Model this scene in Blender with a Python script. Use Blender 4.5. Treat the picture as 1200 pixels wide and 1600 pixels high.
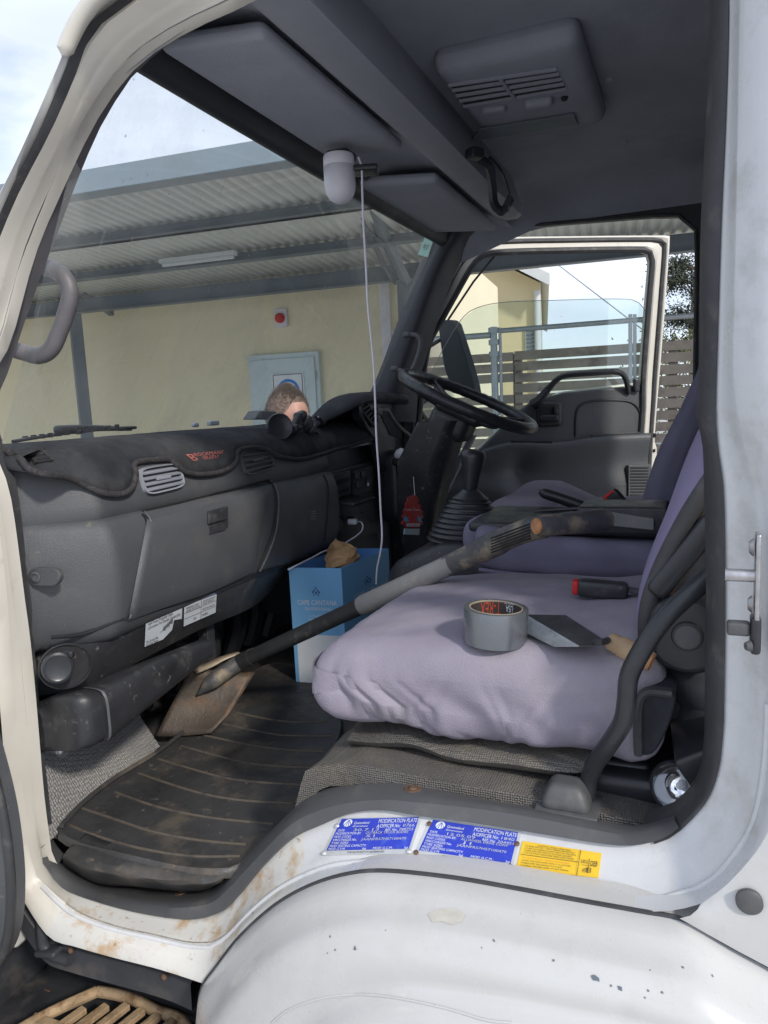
import bpy, math, random
from mathutils import Vector, Matrix, noise
V=Vector
random.seed(7)
# ---------------------------------------------------------------- camera, world, sun
SC=bpy.context.scene
for o in list(bpy.data.objects): bpy.data.objects.remove(o)
def rad(a): return math.radians(a)
YAW,PITCH,ROLL=rad(22.9),rad(-8.1),rad(2.7)
F=1156.0
CAM=V((0,-.9,1.65))
_h=V((-math.sin(YAW),math.cos(YAW),0)); _r0=V((math.cos(YAW),math.sin(YAW),0)); _z=V((0,0,1))
_f=_h*math.cos(PITCH)+_z*math.sin(PITCH); _u0=-_h*math.sin(PITCH)+_z*math.cos(PITCH)
_R=_r0*math.cos(ROLL)-_u0*math.sin(ROLL); _U=_u0*math.cos(ROLL)+_r0*math.sin(ROLL)
cd=bpy.data.cameras.new('camera'); cam=bpy.data.objects.new('camera',cd); SC.collection.objects.link(cam)
cam.matrix_world=Matrix((( _R.x,_U.x,-_f.x,CAM.x),(_R.y,_U.y,-_f.y,CAM.y),(_R.z,_U.z,-_f.z,CAM.z),(0,0,0,1)))
cd.sensor_fit='VERTICAL'; cd.sensor_height=36; cd.lens=F/1600*36; cd.clip_start=.02; cd.clip_end=2000
SC.camera=cam
SUN=V((1.5,-1.0,1.28)).normalized()
wd=bpy.data.worlds.new('World'); SC.world=wd; wd.use_nodes=True
nt=wd.node_tree; nt.nodes.clear()
def wn(t): return nt.nodes.new(t)
sky=wn('ShaderNodeTexSky'); sky.sky_type='NISHITA'; sky.sun_disc=False
sky.sun_elevation=math.asin(SUN.z); sky.sun_rotation=math.atan2(SUN.x,SUN.y)
tc=wn('ShaderNodeTexCoord'); mp=wn('ShaderNodeMapping'); mp.inputs['Scale'].default_value=(1,1,2.6)
n1=wn('ShaderNodeTexNoise'); n1.inputs['Scale'].default_value=2.3; n1.inputs['Detail'].default_value=8; n1.inputs['Roughness'].default_value=.55
n2=wn('ShaderNodeTexNoise'); n2.inputs['Scale'].default_value=1.6; n2.inputs['Detail'].default_value=5
rp=wn('ShaderNodeValToRGB'); rp.color_ramp.elements[0].position=.30; rp.color_ramp.elements[1].position=.50
rc=wn('ShaderNodeValToRGB'); rc.color_ramp.elements[0].position=.3; rc.color_ramp.elements[1].position=.7
rc.color_ramp.elements[0].color=(3.8,4.35,5.4,1); rc.color_ramp.elements[1].color=(6.7,7.2,8.3,1)
mx=wn('ShaderNodeMixRGB'); bg=wn('ShaderNodeBackground'); bg.inputs[1].default_value=.13; wo=wn('ShaderNodeOutputWorld')
L=nt.links.new
L(tc.outputs['Generated'],mp.inputs[0]); L(mp.outputs[0],n1.inputs['Vector']); L(mp.outputs[0],n2.inputs['Vector'])
L(n1.outputs['Fac'],rp.inputs[0]); L(n2.outputs['Fac'],rc.inputs[0])
L(rp.outputs[0],mx.inputs[0]); L(sky.outputs[0],mx.inputs[1]); L(rc.outputs[0],mx.inputs[2]); L(mx.outputs[0],bg.inputs[0]); L(bg.outputs[0],wo.inputs[0])
sl=bpy.data.lights.new('sun','SUN'); sl.energy=2.1; sl.angle=rad(5); sl.color=(1,.94,.86)
so=bpy.data.objects.new('sun',sl); SC.collection.objects.link(so); so.rotation_euler=(-SUN).to_track_quat('-Z','Y').to_euler(); so.location=(0,0,20)
SC.view_settings.view_transform='Standard'; SC.view_settings.look='None'; SC.view_settings.gamma=1; SC.view_settings.exposure=.42
SC.render.engine='CYCLES'
SC.cycles.max_bounces=8; SC.cycles.diffuse_bounces=4; SC.cycles.transparent_max_bounces=16

# ---------------------------------------------------------------- unprojection of measured photo points on to real planes
def ray(x,y): return _R*((x-600)/F)+_U*((800-y)/F)+_f
def PY(x,y,Y): d=ray(x,y); return CAM+d*((Y-CAM.y)/d.y)
def PX(x,y,X): d=ray(x,y); return CAM+d*((X-CAM.x)/d.x)
def PZ(x,y,Z): d=ray(x,y); return CAM+d*((Z-CAM.z)/d.z)
def PP(x,y,p,n): d=ray(x,y); return CAM+d*((p-CAM).dot(n)/d.dot(n))
EA=rad(5); E1=V((math.cos(EA),math.sin(EA),0)); EN=V((-math.sin(EA),math.cos(EA),0)); E0=V((0,-.9,0))
def EV(s,t,z): return E0+E1*s+EN*t+V((0,0,z))

# ---------------------------------------------------------------- materials
def M(name,col,rough=.55,metal=0,var=.12,vs=6,col2=None,s2=14,lo=.5,hi=.62,amt=1,bump=0,bs=300,spec=.5,kind='noise',coat=0,col3=None,s3=40,lo3=.6,hi3=.66,fleck=None):
    m=bpy.data.materials.new(name); m.use_nodes=True; t=m.node_tree; N=t.nodes; K=t.links.new
    b=N['Principled BSDF']; b.inputs['Metallic'].default_value=metal; b.inputs['Specular IOR Level'].default_value=spec
    b.inputs['Coat Weight'].default_value=coat
    c=N.new('ShaderNodeTexCoord').outputs['Object']
    def nz(s,d=6,r=.6):
        n=N.new('ShaderNodeTexNoise'); n.inputs['Scale'].default_value=s; n.inputs['Detail'].default_value=d; n.inputs['Roughness'].default_value=r; K(c,n.inputs['Vector']); return n.outputs['Fac']
    def mixc(f,a,bb):
        q=N.new('ShaderNodeMixRGB'); K(f,q.inputs[0])
        for i,v in ((1,a),(2,bb)):
            if isinstance(v,tuple): q.inputs[i].default_value=(*v,1)
            else: K(v,q.inputs[i])
        return q.outputs[0]
    def ramp(f,a,bb,top=1):
        r=N.new('ShaderNodeMapRange'); r.inputs['From Min'].default_value=a; r.inputs['From Max'].default_value=bb; r.inputs['To Max'].default_value=top; K(f,r.inputs['Value']); return r.outputs[0]
    n=nz(vs); A=tuple(x*(1-var) for x in col); B=tuple(min(1,x*(1+var)) for x in col)
    out=mixc(ramp(n,.3,.7),A,B)
    if col2: out=mixc(ramp(nz(s2,9,.65),lo,hi,amt),out,col2)
    if col3: out=mixc(ramp(nz(s3,8,.7),lo3,hi3),out,col3)
    if fleck:
        w=N.new('ShaderNodeTexVoronoi'); w.inputs['Scale'].default_value=fleck[1]; K(c,w.inputs['Vector'])
        out=mixc(ramp(w.outputs['Distance'],fleck[2],fleck[2]*.6),out,fleck[0])
    K(out,b.inputs['Base Color'])
    rr=ramp(nz(vs*3),.3,.7); r2=N.new('ShaderNodeMapRange'); r2.inputs['To Min'].default_value=max(.02,rough-.1); r2.inputs['To Max'].default_value=min(1,rough+.1); K(rr,r2.inputs['Value']); K(r2.outputs[0],b.inputs['Roughness'])
    if bump:
        bn=N.new('ShaderNodeBump'); bn.inputs['Strength'].default_value=bump; bn.inputs['Distance'].default_value=.002
        if kind=='cells':
            w=N.new('ShaderNodeTexVoronoi'); w.inputs['Scale'].default_value=bs; w.inputs['Randomness'].default_value=.25; K(c,w.inputs['Vector']); K(w.outputs['Distance'],bn.inputs['Height'])
        elif kind=='dots':
            w=N.new('ShaderNodeTexVoronoi'); w.inputs['Scale'].default_value=bs; w.inputs['Randomness'].default_value=.35; K(c,w.inputs['Vector']); K(w.outputs['Distance'],bn.inputs['Height']); bn.inputs['Distance'].default_value=.004
            dk=N.new('ShaderNodeMixRGB'); dk.blend_type='MULTIPLY'; K(ramp(w.outputs['Distance'],.30,.6),dk.inputs[0]); K(out,dk.inputs[1]); dk.inputs[2].default_value=(.68,.67,.66,1); K(dk.outputs[0],b.inputs['Base Color'])
        else: K(nz(bs,3),bn.inputs['Height'])
        K(bn.outputs[0],b.inputs['Normal'])
    m.diffuse_color=(*col,1); return m
def glass(name,tint,haze=.03,dirt_glare=(.6,.63,.62),d0=.69,rough=.02):
    m=bpy.data.materials.new(name); m.use_nodes=True; t=m.node_tree; N=t.nodes; K=t.links.new; N.clear()
    o=N.new('ShaderNodeOutputMaterial'); tr=N.new('ShaderNodeBsdfTransparent'); tr.inputs[0].default_value=(*tint,1)
    g=N.new('ShaderNodeBsdfGlossy'); g.inputs['Roughness'].default_value=rough; g.inputs[0].default_value=(1,1,1,1)
    lw=N.new('ShaderNodeLayerWeight'); lw.inputs[0].default_value=.5; pw=N.new('ShaderNodeMath'); pw.operation='POWER'; pw.inputs[1].default_value=4; K(lw.outputs['Facing'],pw.inputs[0]); ml=N.new('ShaderNodeMath'); ml.operation='MULTIPLY_ADD'; ml.inputs[1].default_value=.7; ml.inputs[2].default_value=.045; K(pw.outputs[0],ml.inputs[0]); mx=N.new('ShaderNodeMixShader'); K(ml.outputs[0],mx.inputs[0]); K(tr.outputs[0],mx.inputs[1]); K(g.outputs[0],mx.inputs[2])
    d=N.new('ShaderNodeBsdfDiffuse'); d.inputs[0].default_value=(*dirt_glare,1)
    c=N.new('ShaderNodeTexCoord').outputs['Object']
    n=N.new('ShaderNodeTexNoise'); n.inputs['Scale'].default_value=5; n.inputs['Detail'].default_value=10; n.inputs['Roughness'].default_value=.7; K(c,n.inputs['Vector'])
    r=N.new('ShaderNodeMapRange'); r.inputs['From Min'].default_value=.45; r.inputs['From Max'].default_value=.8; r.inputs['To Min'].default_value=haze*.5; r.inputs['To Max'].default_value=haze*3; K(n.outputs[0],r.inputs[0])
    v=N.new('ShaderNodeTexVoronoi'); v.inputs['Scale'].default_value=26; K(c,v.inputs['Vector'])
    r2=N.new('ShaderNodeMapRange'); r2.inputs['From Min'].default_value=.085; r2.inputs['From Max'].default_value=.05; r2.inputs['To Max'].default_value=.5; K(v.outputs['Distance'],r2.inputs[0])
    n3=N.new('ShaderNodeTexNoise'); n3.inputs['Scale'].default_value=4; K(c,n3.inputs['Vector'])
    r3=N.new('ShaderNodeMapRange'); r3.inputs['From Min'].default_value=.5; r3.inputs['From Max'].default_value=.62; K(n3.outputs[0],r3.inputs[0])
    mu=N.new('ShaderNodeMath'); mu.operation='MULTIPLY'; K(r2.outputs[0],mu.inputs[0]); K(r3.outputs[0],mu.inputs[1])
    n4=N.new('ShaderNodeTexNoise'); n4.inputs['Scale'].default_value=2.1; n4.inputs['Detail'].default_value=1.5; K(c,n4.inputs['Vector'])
    r4=N.new('ShaderNodeMapRange'); r4.inputs['From Min'].default_value=.50; r4.inputs['From Max'].default_value=.53; r4.inputs['To Max'].default_value=haze*.75; K(n4.outputs[0],r4.inputs[0])  # sharp-edged pale patches painted in as reflections on the glass
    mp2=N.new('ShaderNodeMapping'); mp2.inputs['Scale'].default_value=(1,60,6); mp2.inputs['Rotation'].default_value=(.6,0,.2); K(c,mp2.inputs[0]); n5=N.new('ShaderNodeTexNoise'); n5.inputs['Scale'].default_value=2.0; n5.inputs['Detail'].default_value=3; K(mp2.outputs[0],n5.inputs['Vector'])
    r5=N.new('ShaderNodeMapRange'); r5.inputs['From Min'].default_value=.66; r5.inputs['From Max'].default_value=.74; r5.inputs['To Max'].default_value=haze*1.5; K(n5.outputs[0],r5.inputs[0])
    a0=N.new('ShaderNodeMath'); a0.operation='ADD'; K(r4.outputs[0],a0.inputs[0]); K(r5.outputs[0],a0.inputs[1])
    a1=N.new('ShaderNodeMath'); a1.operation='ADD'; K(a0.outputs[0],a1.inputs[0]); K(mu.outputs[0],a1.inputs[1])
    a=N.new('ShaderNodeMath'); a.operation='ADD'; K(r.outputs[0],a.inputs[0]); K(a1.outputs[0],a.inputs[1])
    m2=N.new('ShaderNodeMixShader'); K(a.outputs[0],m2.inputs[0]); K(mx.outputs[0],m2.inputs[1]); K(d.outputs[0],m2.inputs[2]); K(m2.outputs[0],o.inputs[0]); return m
G={}
def mk():
    G['white']=M('white_paint',(.55,.55,.54),.27,var=.05,vs=5,col2=(.40,.37,.32),s2=9,lo=.52,hi=.78,amt=.4,col3=(.36,.30,.22),s3=45,lo3=.68,hi3=.76,coat=.3,bump=.02,bs=40,fleck=((.08,.08,.08),30,.03))
    G['jamb']=M('grimy_white_jamb',(.62,.63,.64),.30,var=.05,vs=6,col2=(.36,.34,.31),s2=15,lo=.53,hi=.74,amt=.55,coat=.2,col3=(.26,.20,.14),s3=110,lo3=.70,hi3=.74)
    G['rusty']=M('rust_stained_paint',(.64,.63,.59),.38,var=.06,vs=6,col2=(.47,.30,.14),s2=20,lo=.51,hi=.66,amt=.8,coat=.2,col3=(.28,.17,.08),s3=60,lo3=.62,hi3=.68)
    G['cream']=M('weathered_cream_paint',(.66,.63,.56),.4,var=.06,vs=7,col2=(.38,.33,.27),s2=24,lo=.6,hi=.8,amt=.5,coat=.2)
    G['rubber']=M('black_rubber',(.045,.046,.05),.6,var=.25,vs=12,col2=(.13,.125,.12),s2=25,lo=.55,hi=.75,amt=.7,bump=.25,bs=180)
    G['kick']=M('grey_sill_plastic',(.085,.087,.092),.5,var=.15,vs=7,col2=(.2,.18,.15),s2=15,lo=.55,hi=.75,amt=.55,bump=.15,bs=500)
    G['dash']=M('grey_dash_plastic',(.083,.087,.094),.46,var=.13,vs=4,col2=(.13,.125,.115),s2=9,lo=.56,hi=.72,amt=.6,bump=.5,bs=420,col3=(.2,.18,.14),s3=45,lo3=.64,hi3=.74)
    G['black']=M('black_plastic',(.030,.031,.035),.42,var=.3,vs=10,col2=(.13,.12,.11),s2=16,lo=.57,hi=.72,amt=.6,col3=(.19,.18,.16),s3=50,lo3=.61,hi3=.70,bump=.2,bs=500)
    G['gloss']=M('glossy_black_plastic',(.026,.028,.033),.36,var=.2,vs=12,col2=(.06,.06,.06),s2=30,lo=.6,hi=.85,amt=.35)
    G['pillar']=M('dark_pillar_trim',(.035,.038,.047),.5,var=.1,vs=6)
    G['dark']=M('dark_cavity',(.012,.012,.014),.8,var=.4,vs=20)
    G['felt']=M('black_carpet_mat',(.045,.047,.052),.95,var=.3,vs=14,col2=(.10,.098,.095),s2=8,lo=.5,hi=.75,amt=.6,bump=.8,bs=900,spec=.1)
    G['binding']=M('bound_felt_edge',(.05,.048,.05),.95,var=.3,vs=90,col2=(.11,.10,.098),s2=160,lo=.5,hi=.7,amt=.7,bump=.9,bs=300,spec=.1)
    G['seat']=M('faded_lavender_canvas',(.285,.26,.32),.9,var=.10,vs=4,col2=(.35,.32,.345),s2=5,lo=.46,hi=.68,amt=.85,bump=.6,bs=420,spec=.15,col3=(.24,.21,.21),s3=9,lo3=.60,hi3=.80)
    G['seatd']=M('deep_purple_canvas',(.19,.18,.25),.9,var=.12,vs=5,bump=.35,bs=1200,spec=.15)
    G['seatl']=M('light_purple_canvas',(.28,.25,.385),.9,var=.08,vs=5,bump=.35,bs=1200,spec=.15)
    G['lining']=M('grey_roof_lining',(.33,.35,.40),.9,var=.12,vs=3,col2=(.25,.265,.30),s2=5,lo=.5,hi=.75,amt=.6,bump=.6,bs=350,spec=.1)
    G['trim']=M('grey_moulded_trim',(.30,.315,.36),.6,var=.08,vs=4,col2=(.24,.22,.2),s2=10,lo=.6,hi=.8,amt=.4,bump=.2,bs=700)
    G['ptrim']=M('worn_pillar_plastic',(.125,.12,.127),.45,var=.1,vs=7,col2=(.24,.20,.19),s2=12,lo=.5,hi=.75,amt=.6,bump=.2,bs=600)
    G['vinyl']=M('ribbed_vinyl_floor',(.15,.143,.133),.5,var=.25,vs=9,col2=(.27,.24,.19),s2=12,lo=.48,hi=.7,amt=.6,bump=.7,bs=290,kind='dots')
    G['toe']=M('pale_textured_vinyl',(.36,.355,.35),.5,var=.15,vs=7,col2=(.34,.32,.29),s2=14,lo=.52,hi=.72,amt=.5,bump=1,bs=170,kind='dots')
    G['mat']=M('muddy_black_rubber',(.046,.046,.047),.5,var=.3,vs=8,col2=(.19,.15,.11),s2=5.5,lo=.5,hi=.72,amt=.75,bump=.5,bs=90,col3=(.20,.16,.12),s3=35,lo3=.6,hi3=.7)
    G['rib']=M('mud_filled_rib',(.11,.092,.07),.8,var=.4,vs=20,col2=(.06,.05,.045),s2=20,lo=.45,hi=.6)
    G['steel']=M('galvanised_steel',(.42,.45,.48),.5,.6,var=.12,vs=8)
    G['zinc']=M('plated_steel',(.5,.49,.5),.35,.9,var=.2,vs=60)
    G['chrome']=M('chrome',(.9,.9,.92),.05,1,var=.02)
    G['rust']=M('rusty_steel',(.075,.06,.047),.6,.35,var=.4,vs=7,col2=(.15,.085,.045),s2=16,lo=.5,hi=.65,bump=.5,bs=120,col3=(.09,.07,.06),s3=22,lo3=.55,hi3=.65)
    G['screw']=M('rusty_screw',(.14,.085,.055),.8,.2,var=.4,vs=120)
    G['grate']=M('rusty_step_tread',(.38,.27,.16),.85,0,var=.3,vs=18,col2=(.20,.12,.06),s2=30,lo=.5,hi=.65,bump=.6,bs=200)
    G['well']=M('dusty_black_wheel_well',(.035,.038,.045),.6,var=.35,vs=8,col2=(.12,.10,.085),s2=12,lo=.55,hi=.72,amt=.6)
    G['pipe']=M('grey_plastic_shaft',(.20,.20,.20),.45,var=.12,vs=12,col2=(.30,.27,.23),s2=26,lo=.58,hi=.7)
    G['bpipe']=M('scuffed_black_tube',(.03,.031,.032),.5,var=.3,vs=15,col2=(.16,.14,.12),s2=20,lo=.58,hi=.7)
    G['grip']=M('muddy_grip',(.075,.075,.078),.6,var=.3,vs=20,col2=(.27,.22,.15),s2=17,lo=.5,hi=.62,amt=.9,bump=.3,bs=90)
    G['blue']=M('blue_carton',(.19,.45,.74),.6,var=.06,vs=6,col2=(.30,.52,.72),s2=10,lo=.6,hi=.8,amt=.5)
    G['blueb']=M('deep_blue_carton',(.10,.27,.60),.6,var=.06,vs=6)
    G['cwhite']=M('white_print',(.72,.76,.80),.6,var=.04)
    G['navy']=M('navy_print',(.03,.06,.22),.6,var=.05)
    G['bag']=M('brown_paper',(.36,.22,.11),.8,var=.3,vs=15,bump=.6,bs=60)
    G['plate']=M('blue_enamel_plate',(.018,.04,.46),.35,var=.12,vs=25,col2=(.05,.10,.55),s2=60,lo=.55,hi=.7)
    G['alu']=M('aluminium_plate',(.55,.57,.58),.45,.4,var=.12,vs=40)
    G['yellow']=M('yellow_label',(.78,.50,.02),.5,var=.08,vs=30)
    G['ink']=M('dark_print',(.05,.04,.04),.7,var=.1)
    G['orangep']=M('orange_print',(.75,.30,.04),.7,var=.1)
    G['paper']=M('white_sticker',(.62,.67,.72),.5,var=.05,vs=20)
    G['red']=M('red_card',(.52,.02,.02),.55,var=.08)
    G['cyan']=M('cyan_print',(.10,.40,.62),.55,var=.05)
    G['pink']=M('faded_red_stitching',(.48,.14,.12),.9,var=.2,vs=60)
    G['tape']=M('grey_cloth_tape',(.19,.205,.225),.27,.55,var=.03,vs=8)
    G['core']=M('cardboard_core',(.36,.30,.22),.85,var=.15,vs=40)
    G['tred']=M('orange_red_print',(.55,.07,.025),.6,var=.05)
    G['blade']=M('worn_trowel_steel',(.42,.44,.46),.35,.6,var=.2,vs=30)
    G['bladed']=M('dirty_trowel_steel',(.055,.055,.06),.55,.3,var=.3,vs=20)
    G['wood']=M('turned_wood_handle',(.42,.29,.17),.6,var=.15,vs=30,col2=(.22,.11,.05),s2=20,lo=.6,hi=.75)
    G['woodend']=M('orange_wood_end',(.42,.20,.09),.6,var=.3,vs=60)
    G['wcable']=M('white_cable',(.72,.70,.78),.4,var=.02)
    G['wplastic']=M('white_camera_shell',(.66,.65,.70),.4,var=.03)
    G['rag']=M('white_rag',(.62,.62,.68),.9,var=.1,vs=30)
    G['beige']=M('painted_beige_wall',(.77,.705,.51),.85,var=.035,vs=1.2,col2=(.62,.57,.43),s2=2.5,lo=.62,hi=.8,amt=.35,bump=.15,bs=200,spec=.2)
    G['gable']=M('cream_gable_wall',(.66,.57,.36),.85,var=.04,vs=1.5,spec=.2)
    G['corr']=M('zinc_corrugated_sheet',(.66,.68,.64),.55,.25,var=.10,vs=1.3)
    G['navysteel']=M('blue_grey_painted_steel',(.12,.15,.175),.5,var=.10,vs=3)
    G['fascia']=M('blue_grey_fascia',(.22,.28,.325),.5,var=.06,vs=3)
    G['cab']=M('pale_blue_cabinet',(.56,.66,.68),.5,var=.03)
    G['timber']=M('weathered_timber',(.33,.285,.24),.85,var=.35,vs=3,col2=(.17,.14,.12),s2=6,lo=.5,hi=.65,amt=.8,bump=.5,bs=60)
    G['leaf']=M('gum_leaves',(.045,.058,.034),.7,var=.5,vs=2)
    G['bark']=M('bark',(.20,.17,.14),.9,var=.3)
    G['asphalt']=M('concrete_yard',(.45,.44,.42),.9,var=.12,vs=.8,bump=.4,bs=60)
    G['skin']=M('skin',(.62,.33,.25),.5,var=.06,vs=30)
    G['hair']=M('short_brown_hair',(.13,.098,.08),.85,var=.3,vs=60)
    G['shirt']=M('navy_work_shirt',(.03,.045,.09),.85,var=.15)
    G['trouser']=M('charcoal_trousers',(.05,.05,.055),.85,var=.15)
    G['signblue']=M('sign_blue',(.02,.20,.62),.5,var=.02)
    G['louvre']=M('white_louvre',(.55,.58,.58),.6,var=.05)
    G['bluecloth']=M('dark_cloth',(.02,.022,.03),.8,var=.4,vs=14)
    G['mint']=M('mint_sticker',(.35,.60,.52),.5,var=.05)
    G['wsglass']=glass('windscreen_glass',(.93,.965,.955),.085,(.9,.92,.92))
    G['dglass']=glass('door_glass',(.90,.955,.94),.015)
mk()

# ---------------------------------------------------------------- mesh builder
WP={}
class MB:
    def __init__(s): s.v=[]; s.f=[]; s.m=[]; s.mi=0
    def add(s,vs,fs):
        b=len(s.v); s.v+= [V(p) for p in vs]; s.f+=[tuple(b+i for i in f) for f in fs]; s.m+=[s.mi]*len(fs); return s
    def box(s,c,d,R=None):
        c=V(c); R=R or Matrix.Identity(3)
        vs=[c+R@V((d[0]/2*x,d[1]/2*y,d[2]/2*z)) for x in(-1,1) for y in(-1,1) for z in(-1,1)]
        return s.add(vs,[(0,1,3,2),(4,6,7,5),(0,4,5,1),(2,3,7,6),(0,2,6,4),(1,5,7,3)])
    def bar(s,a,b,w,h,up=(0,0,1)):
        a=V(a); b=V(b); d=(b-a); l=d.length; d.normalize(); x=d.cross(V(up)).normalized(); u=x.cross(d)
        vs=[p+x*(w/2*i)+u*(h/2*j) for p in(a,b) for i in(-1,1) for j in(-1,1)]
        return s.add(vs,[(0,2,3,1),(4,5,7,6),(0,1,5,4),(2,6,7,3),(0,4,6,2),(1,3,7,5)])
    def tube(s,pts,r,n=14,caps=True,flat=1,closed=False,upv=None):
        pts=[V(p) for p in pts]; k=len(pts); rs=r if isinstance(r,(list,tuple)) else [r]*k
        vs=[]; prev=None
        for i,p in enumerate(pts):
            if closed: t=(pts[(i+1)%k]-pts[i-1])
            else: t=(pts[min(i+1,k-1)]-pts[max(i-1,0)])
            t.normalize()
            if prev is None:
                a=V(upv) if upv else (V((0,0,1)) if abs(t.z)<.9 else V((1,0,0)))
                x=(a-t*a.dot(t)).normalized()
            else: x=(prev-t*prev.dot(t)).normalized()
            prev=x; y=t.cross(x)
            for j in range(n):
                q=2*math.pi*j/n; vs.append(p+x*(math.cos(q)*rs[i])+y*(math.sin(q)*rs[i]*flat))
        fs=[]
        for i in range(k if closed else k-1):
            a=i*n; b=((i+1)%k)*n
            for j in range(n): fs.append((a+j,a+(j+1)%n,b+(j+1)%n,b+j))
        if caps and not closed: fs.append(tuple(range(n-1,-1,-1))); fs.append(tuple((k-1)*n+j for j in range(n)))
        return s.add(vs,fs)
    def lathe(s,prof,o,ax,n=32,flat=1,capa=True,capb=True):
        o=V(o); ax=V(ax).normalized(); a=V((0,0,1)) if abs(ax.z)<.9 else V((1,0,0)); x=(a-ax*a.dot(ax)).normalized(); y=ax.cross(x)
        vs=[]
        for r,h in prof:
            for j in range(n): q=2*math.pi*j/n; vs.append(o+ax*h+x*(math.cos(q)*r)+y*(math.sin(q)*r*flat))
        fs=[]
        for i in range(len(prof)-1):
            for j in range(n): fs.append((i*n+j,i*n+(j+1)%n,(i+1)*n+(j+1)%n,(i+1)*n+j))
        if capa: fs.append(tuple(range(n-1,-1,-1)))
        if capb: fs.append(tuple((len(prof)-1)*n+j for j in range(n)))
        return s.add(vs,fs)
    def grid(s,rows,closed=False):
        m=len(rows[0]); vs=[p for r in rows for p in r]; fs=[]
        for i in range(len(rows)-1):
            for j in range(m if closed else m-1):
                k=(j+1)%m; fs.append((i*m+j,i*m+k,(i+1)*m+k,(i+1)*m+j))
        return s.add(vs,fs)
    def shell(s,rows,th):
        """closed slab: rows grid + copy displaced by th (Vector)"""
        m=len(rows[0]); n=len(rows); th=V(th)
        A=[V(p) for r in rows for p in r]; B=[p+th for p in A]; o=len(A); fs=[]
        for i in range(n-1):
            for j in range(m-1):
                q=(i*m+j,i*m+j+1,(i+1)*m+j+1,(i+1)*m+j); fs.append(q); fs.append(tuple(o+x for x in reversed(q)))
        bd=[j for j in range(m)]+[i*m+m-1 for i in range(1,n)]+[(n-1)*m+j for j in range(m-2,-1,-1)]+[i*m for i in range(n-2,0,-1)]
        for a,b in zip(bd,bd[1:]+bd[:1]): fs.append((b,a,o+a,o+b))
        return s.add(A+B,fs)
    def plate(s,poly,th):
        poly=[V(p) for p in poly]; th=V(th); n=len(poly)
        fs=[tuple(range(n)),tuple(range(2*n-1,n-1,-1))]+[(i,n+i,n+(i+1)%n,(i+1)%n) for i in range(n)]
        return s.add(poly+[p+th for p in poly],fs)
    def rbox(s,c,size,r,res=6,R=None,fn=None):
        """rounded box; fn(p)->p warps"""
        c=V(c); R=R or Matrix.Identity(3); h=[x/2 for x in size]; r=min(r,*[x*.999 for x in h])
        nx=[max(2,int(math.ceil(res*size[i]/max(size)))) for i in range(3)]
        def ax(i):
            k=nx[i]; core=h[i]-r
            L=[-h[i]+r*(1-math.cos(a*math.pi/2/3)) for a in range(0,3)]+[-core+2*core*q/k for q in range(k+1)]
            L2=L+[-x for x in reversed(L[:3])]; return L2
        X=[ax(0),ax(1),ax(2)]
        for axis in range(3):
            a,b=[(1,2),(2,0),(0,1)][axis]
            for sg in(-1,1):
                rows=[]
                for u in X[a]:
                    row=[]
                    for w in X[b]:
                        p=[0,0,0]; p[axis]=sg*h[axis]; p[a]=u; p[b]=w
                        q=V([max(-(h[i]-r),min(h[i]-r,p[i])) for i in range(3)]); d=V(p)-q
                        # spherify
                        d=V([d[i]/r if r>0 else 0 for i in range(3)])
                        if d.length>0: d.normalize()
                        pt=q+d*r; pt=c+R@pt
                        if fn: pt=fn(pt)
                        row.append(pt)
                    rows.append(row if sg>0 else row[::-1])
                s.grid(rows)
        return s
    def text(s,txt,quad,u0,v0,w,h,mi,off=.0012,vmid=None):
        """writing laid on the bilinear patch quad=(TL,TR,BR,BL); u right, v down"""
        cu=bpy.data.curves.new('t','FONT'); cu.body=txt; cu.resolution_u=2; ob=bpy.data.objects.new('t',cu); SC.collection.objects.link(ob)
        dg=bpy.context.evaluated_depsgraph_get(); dg.update(); me=bpy.data.meshes.new_from_object(ob.evaluated_get(dg))
        bpy.data.objects.remove(ob); bpy.data.curves.remove(cu)
        if not me.vertices: return s
        xs=[v.co.x for v in me.vertices]; x0,x1=min(xs),max(xs); H=.72
        fnq=callable(quad)
        if not fnq:
            TL,TR,BR,BL=quad; nr=(TR-TL).cross(BL-TL).normalized()
            if nr.dot(CAM-TL)<0: nr=-nr
        vs=[]
        for v in me.vertices:
            u=u0+(v.co.x-x0)/max(x1-x0,1e-6)*w; q=v0+h-(v.co.y/H)*h
            if fnq: vs.append(quad(u,q,off)); continue
            p=(TL*(1-u)+TR*u)*(1-q)+(BL*(1-u)+BR*u)*q; vs.append(p+nr*off)
        b=s.mi; s.mi=mi; s.add(vs,[tuple(p.vertices) for p in me.polygons]); s.mi=b; bpy.data.meshes.remove(me); return s
    def build(s,name,mat,parent=None,smooth=40,bevel=0,bseg=2,sub=0,solid=0,label=None,merge=False,**kw):
        me=bpy.data.meshes.new(name); lo=V([min(p[i] for p in s.v) for i in range(3)]); hi=V([max(p[i] for p in s.v) for i in range(3)]); c=(lo+hi)/2
        if kw.get('origin'): c=V(kw['origin'])
        me.from_pydata([tuple(p-c) for p in s.v],[],s.f)
        mats=mat if isinstance(mat,(list,tuple)) else [mat]
        for m in mats: me.materials.append(G[m] if isinstance(m,str) else m)
        for p,i in zip(me.polygons,s.m): p.material_index=i
        import bmesh
        bm=bmesh.new(); bm.from_mesh(me)
        if merge or kw.get('weld'): bmesh.ops.remove_doubles(bm,verts=bm.verts,dist=1e-5)
        if not kw.get('norecalc'): bmesh.ops.recalc_face_normals(bm,faces=bm.faces)
        bm.to_mesh(me); bm.free()
        if smooth:
            for p in me.polygons: p.use_smooth=True
            me.set_sharp_from_angle(angle=rad(smooth))
        o=bpy.data.objects.new(name,me); SC.collection.objects.link(o)
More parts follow.
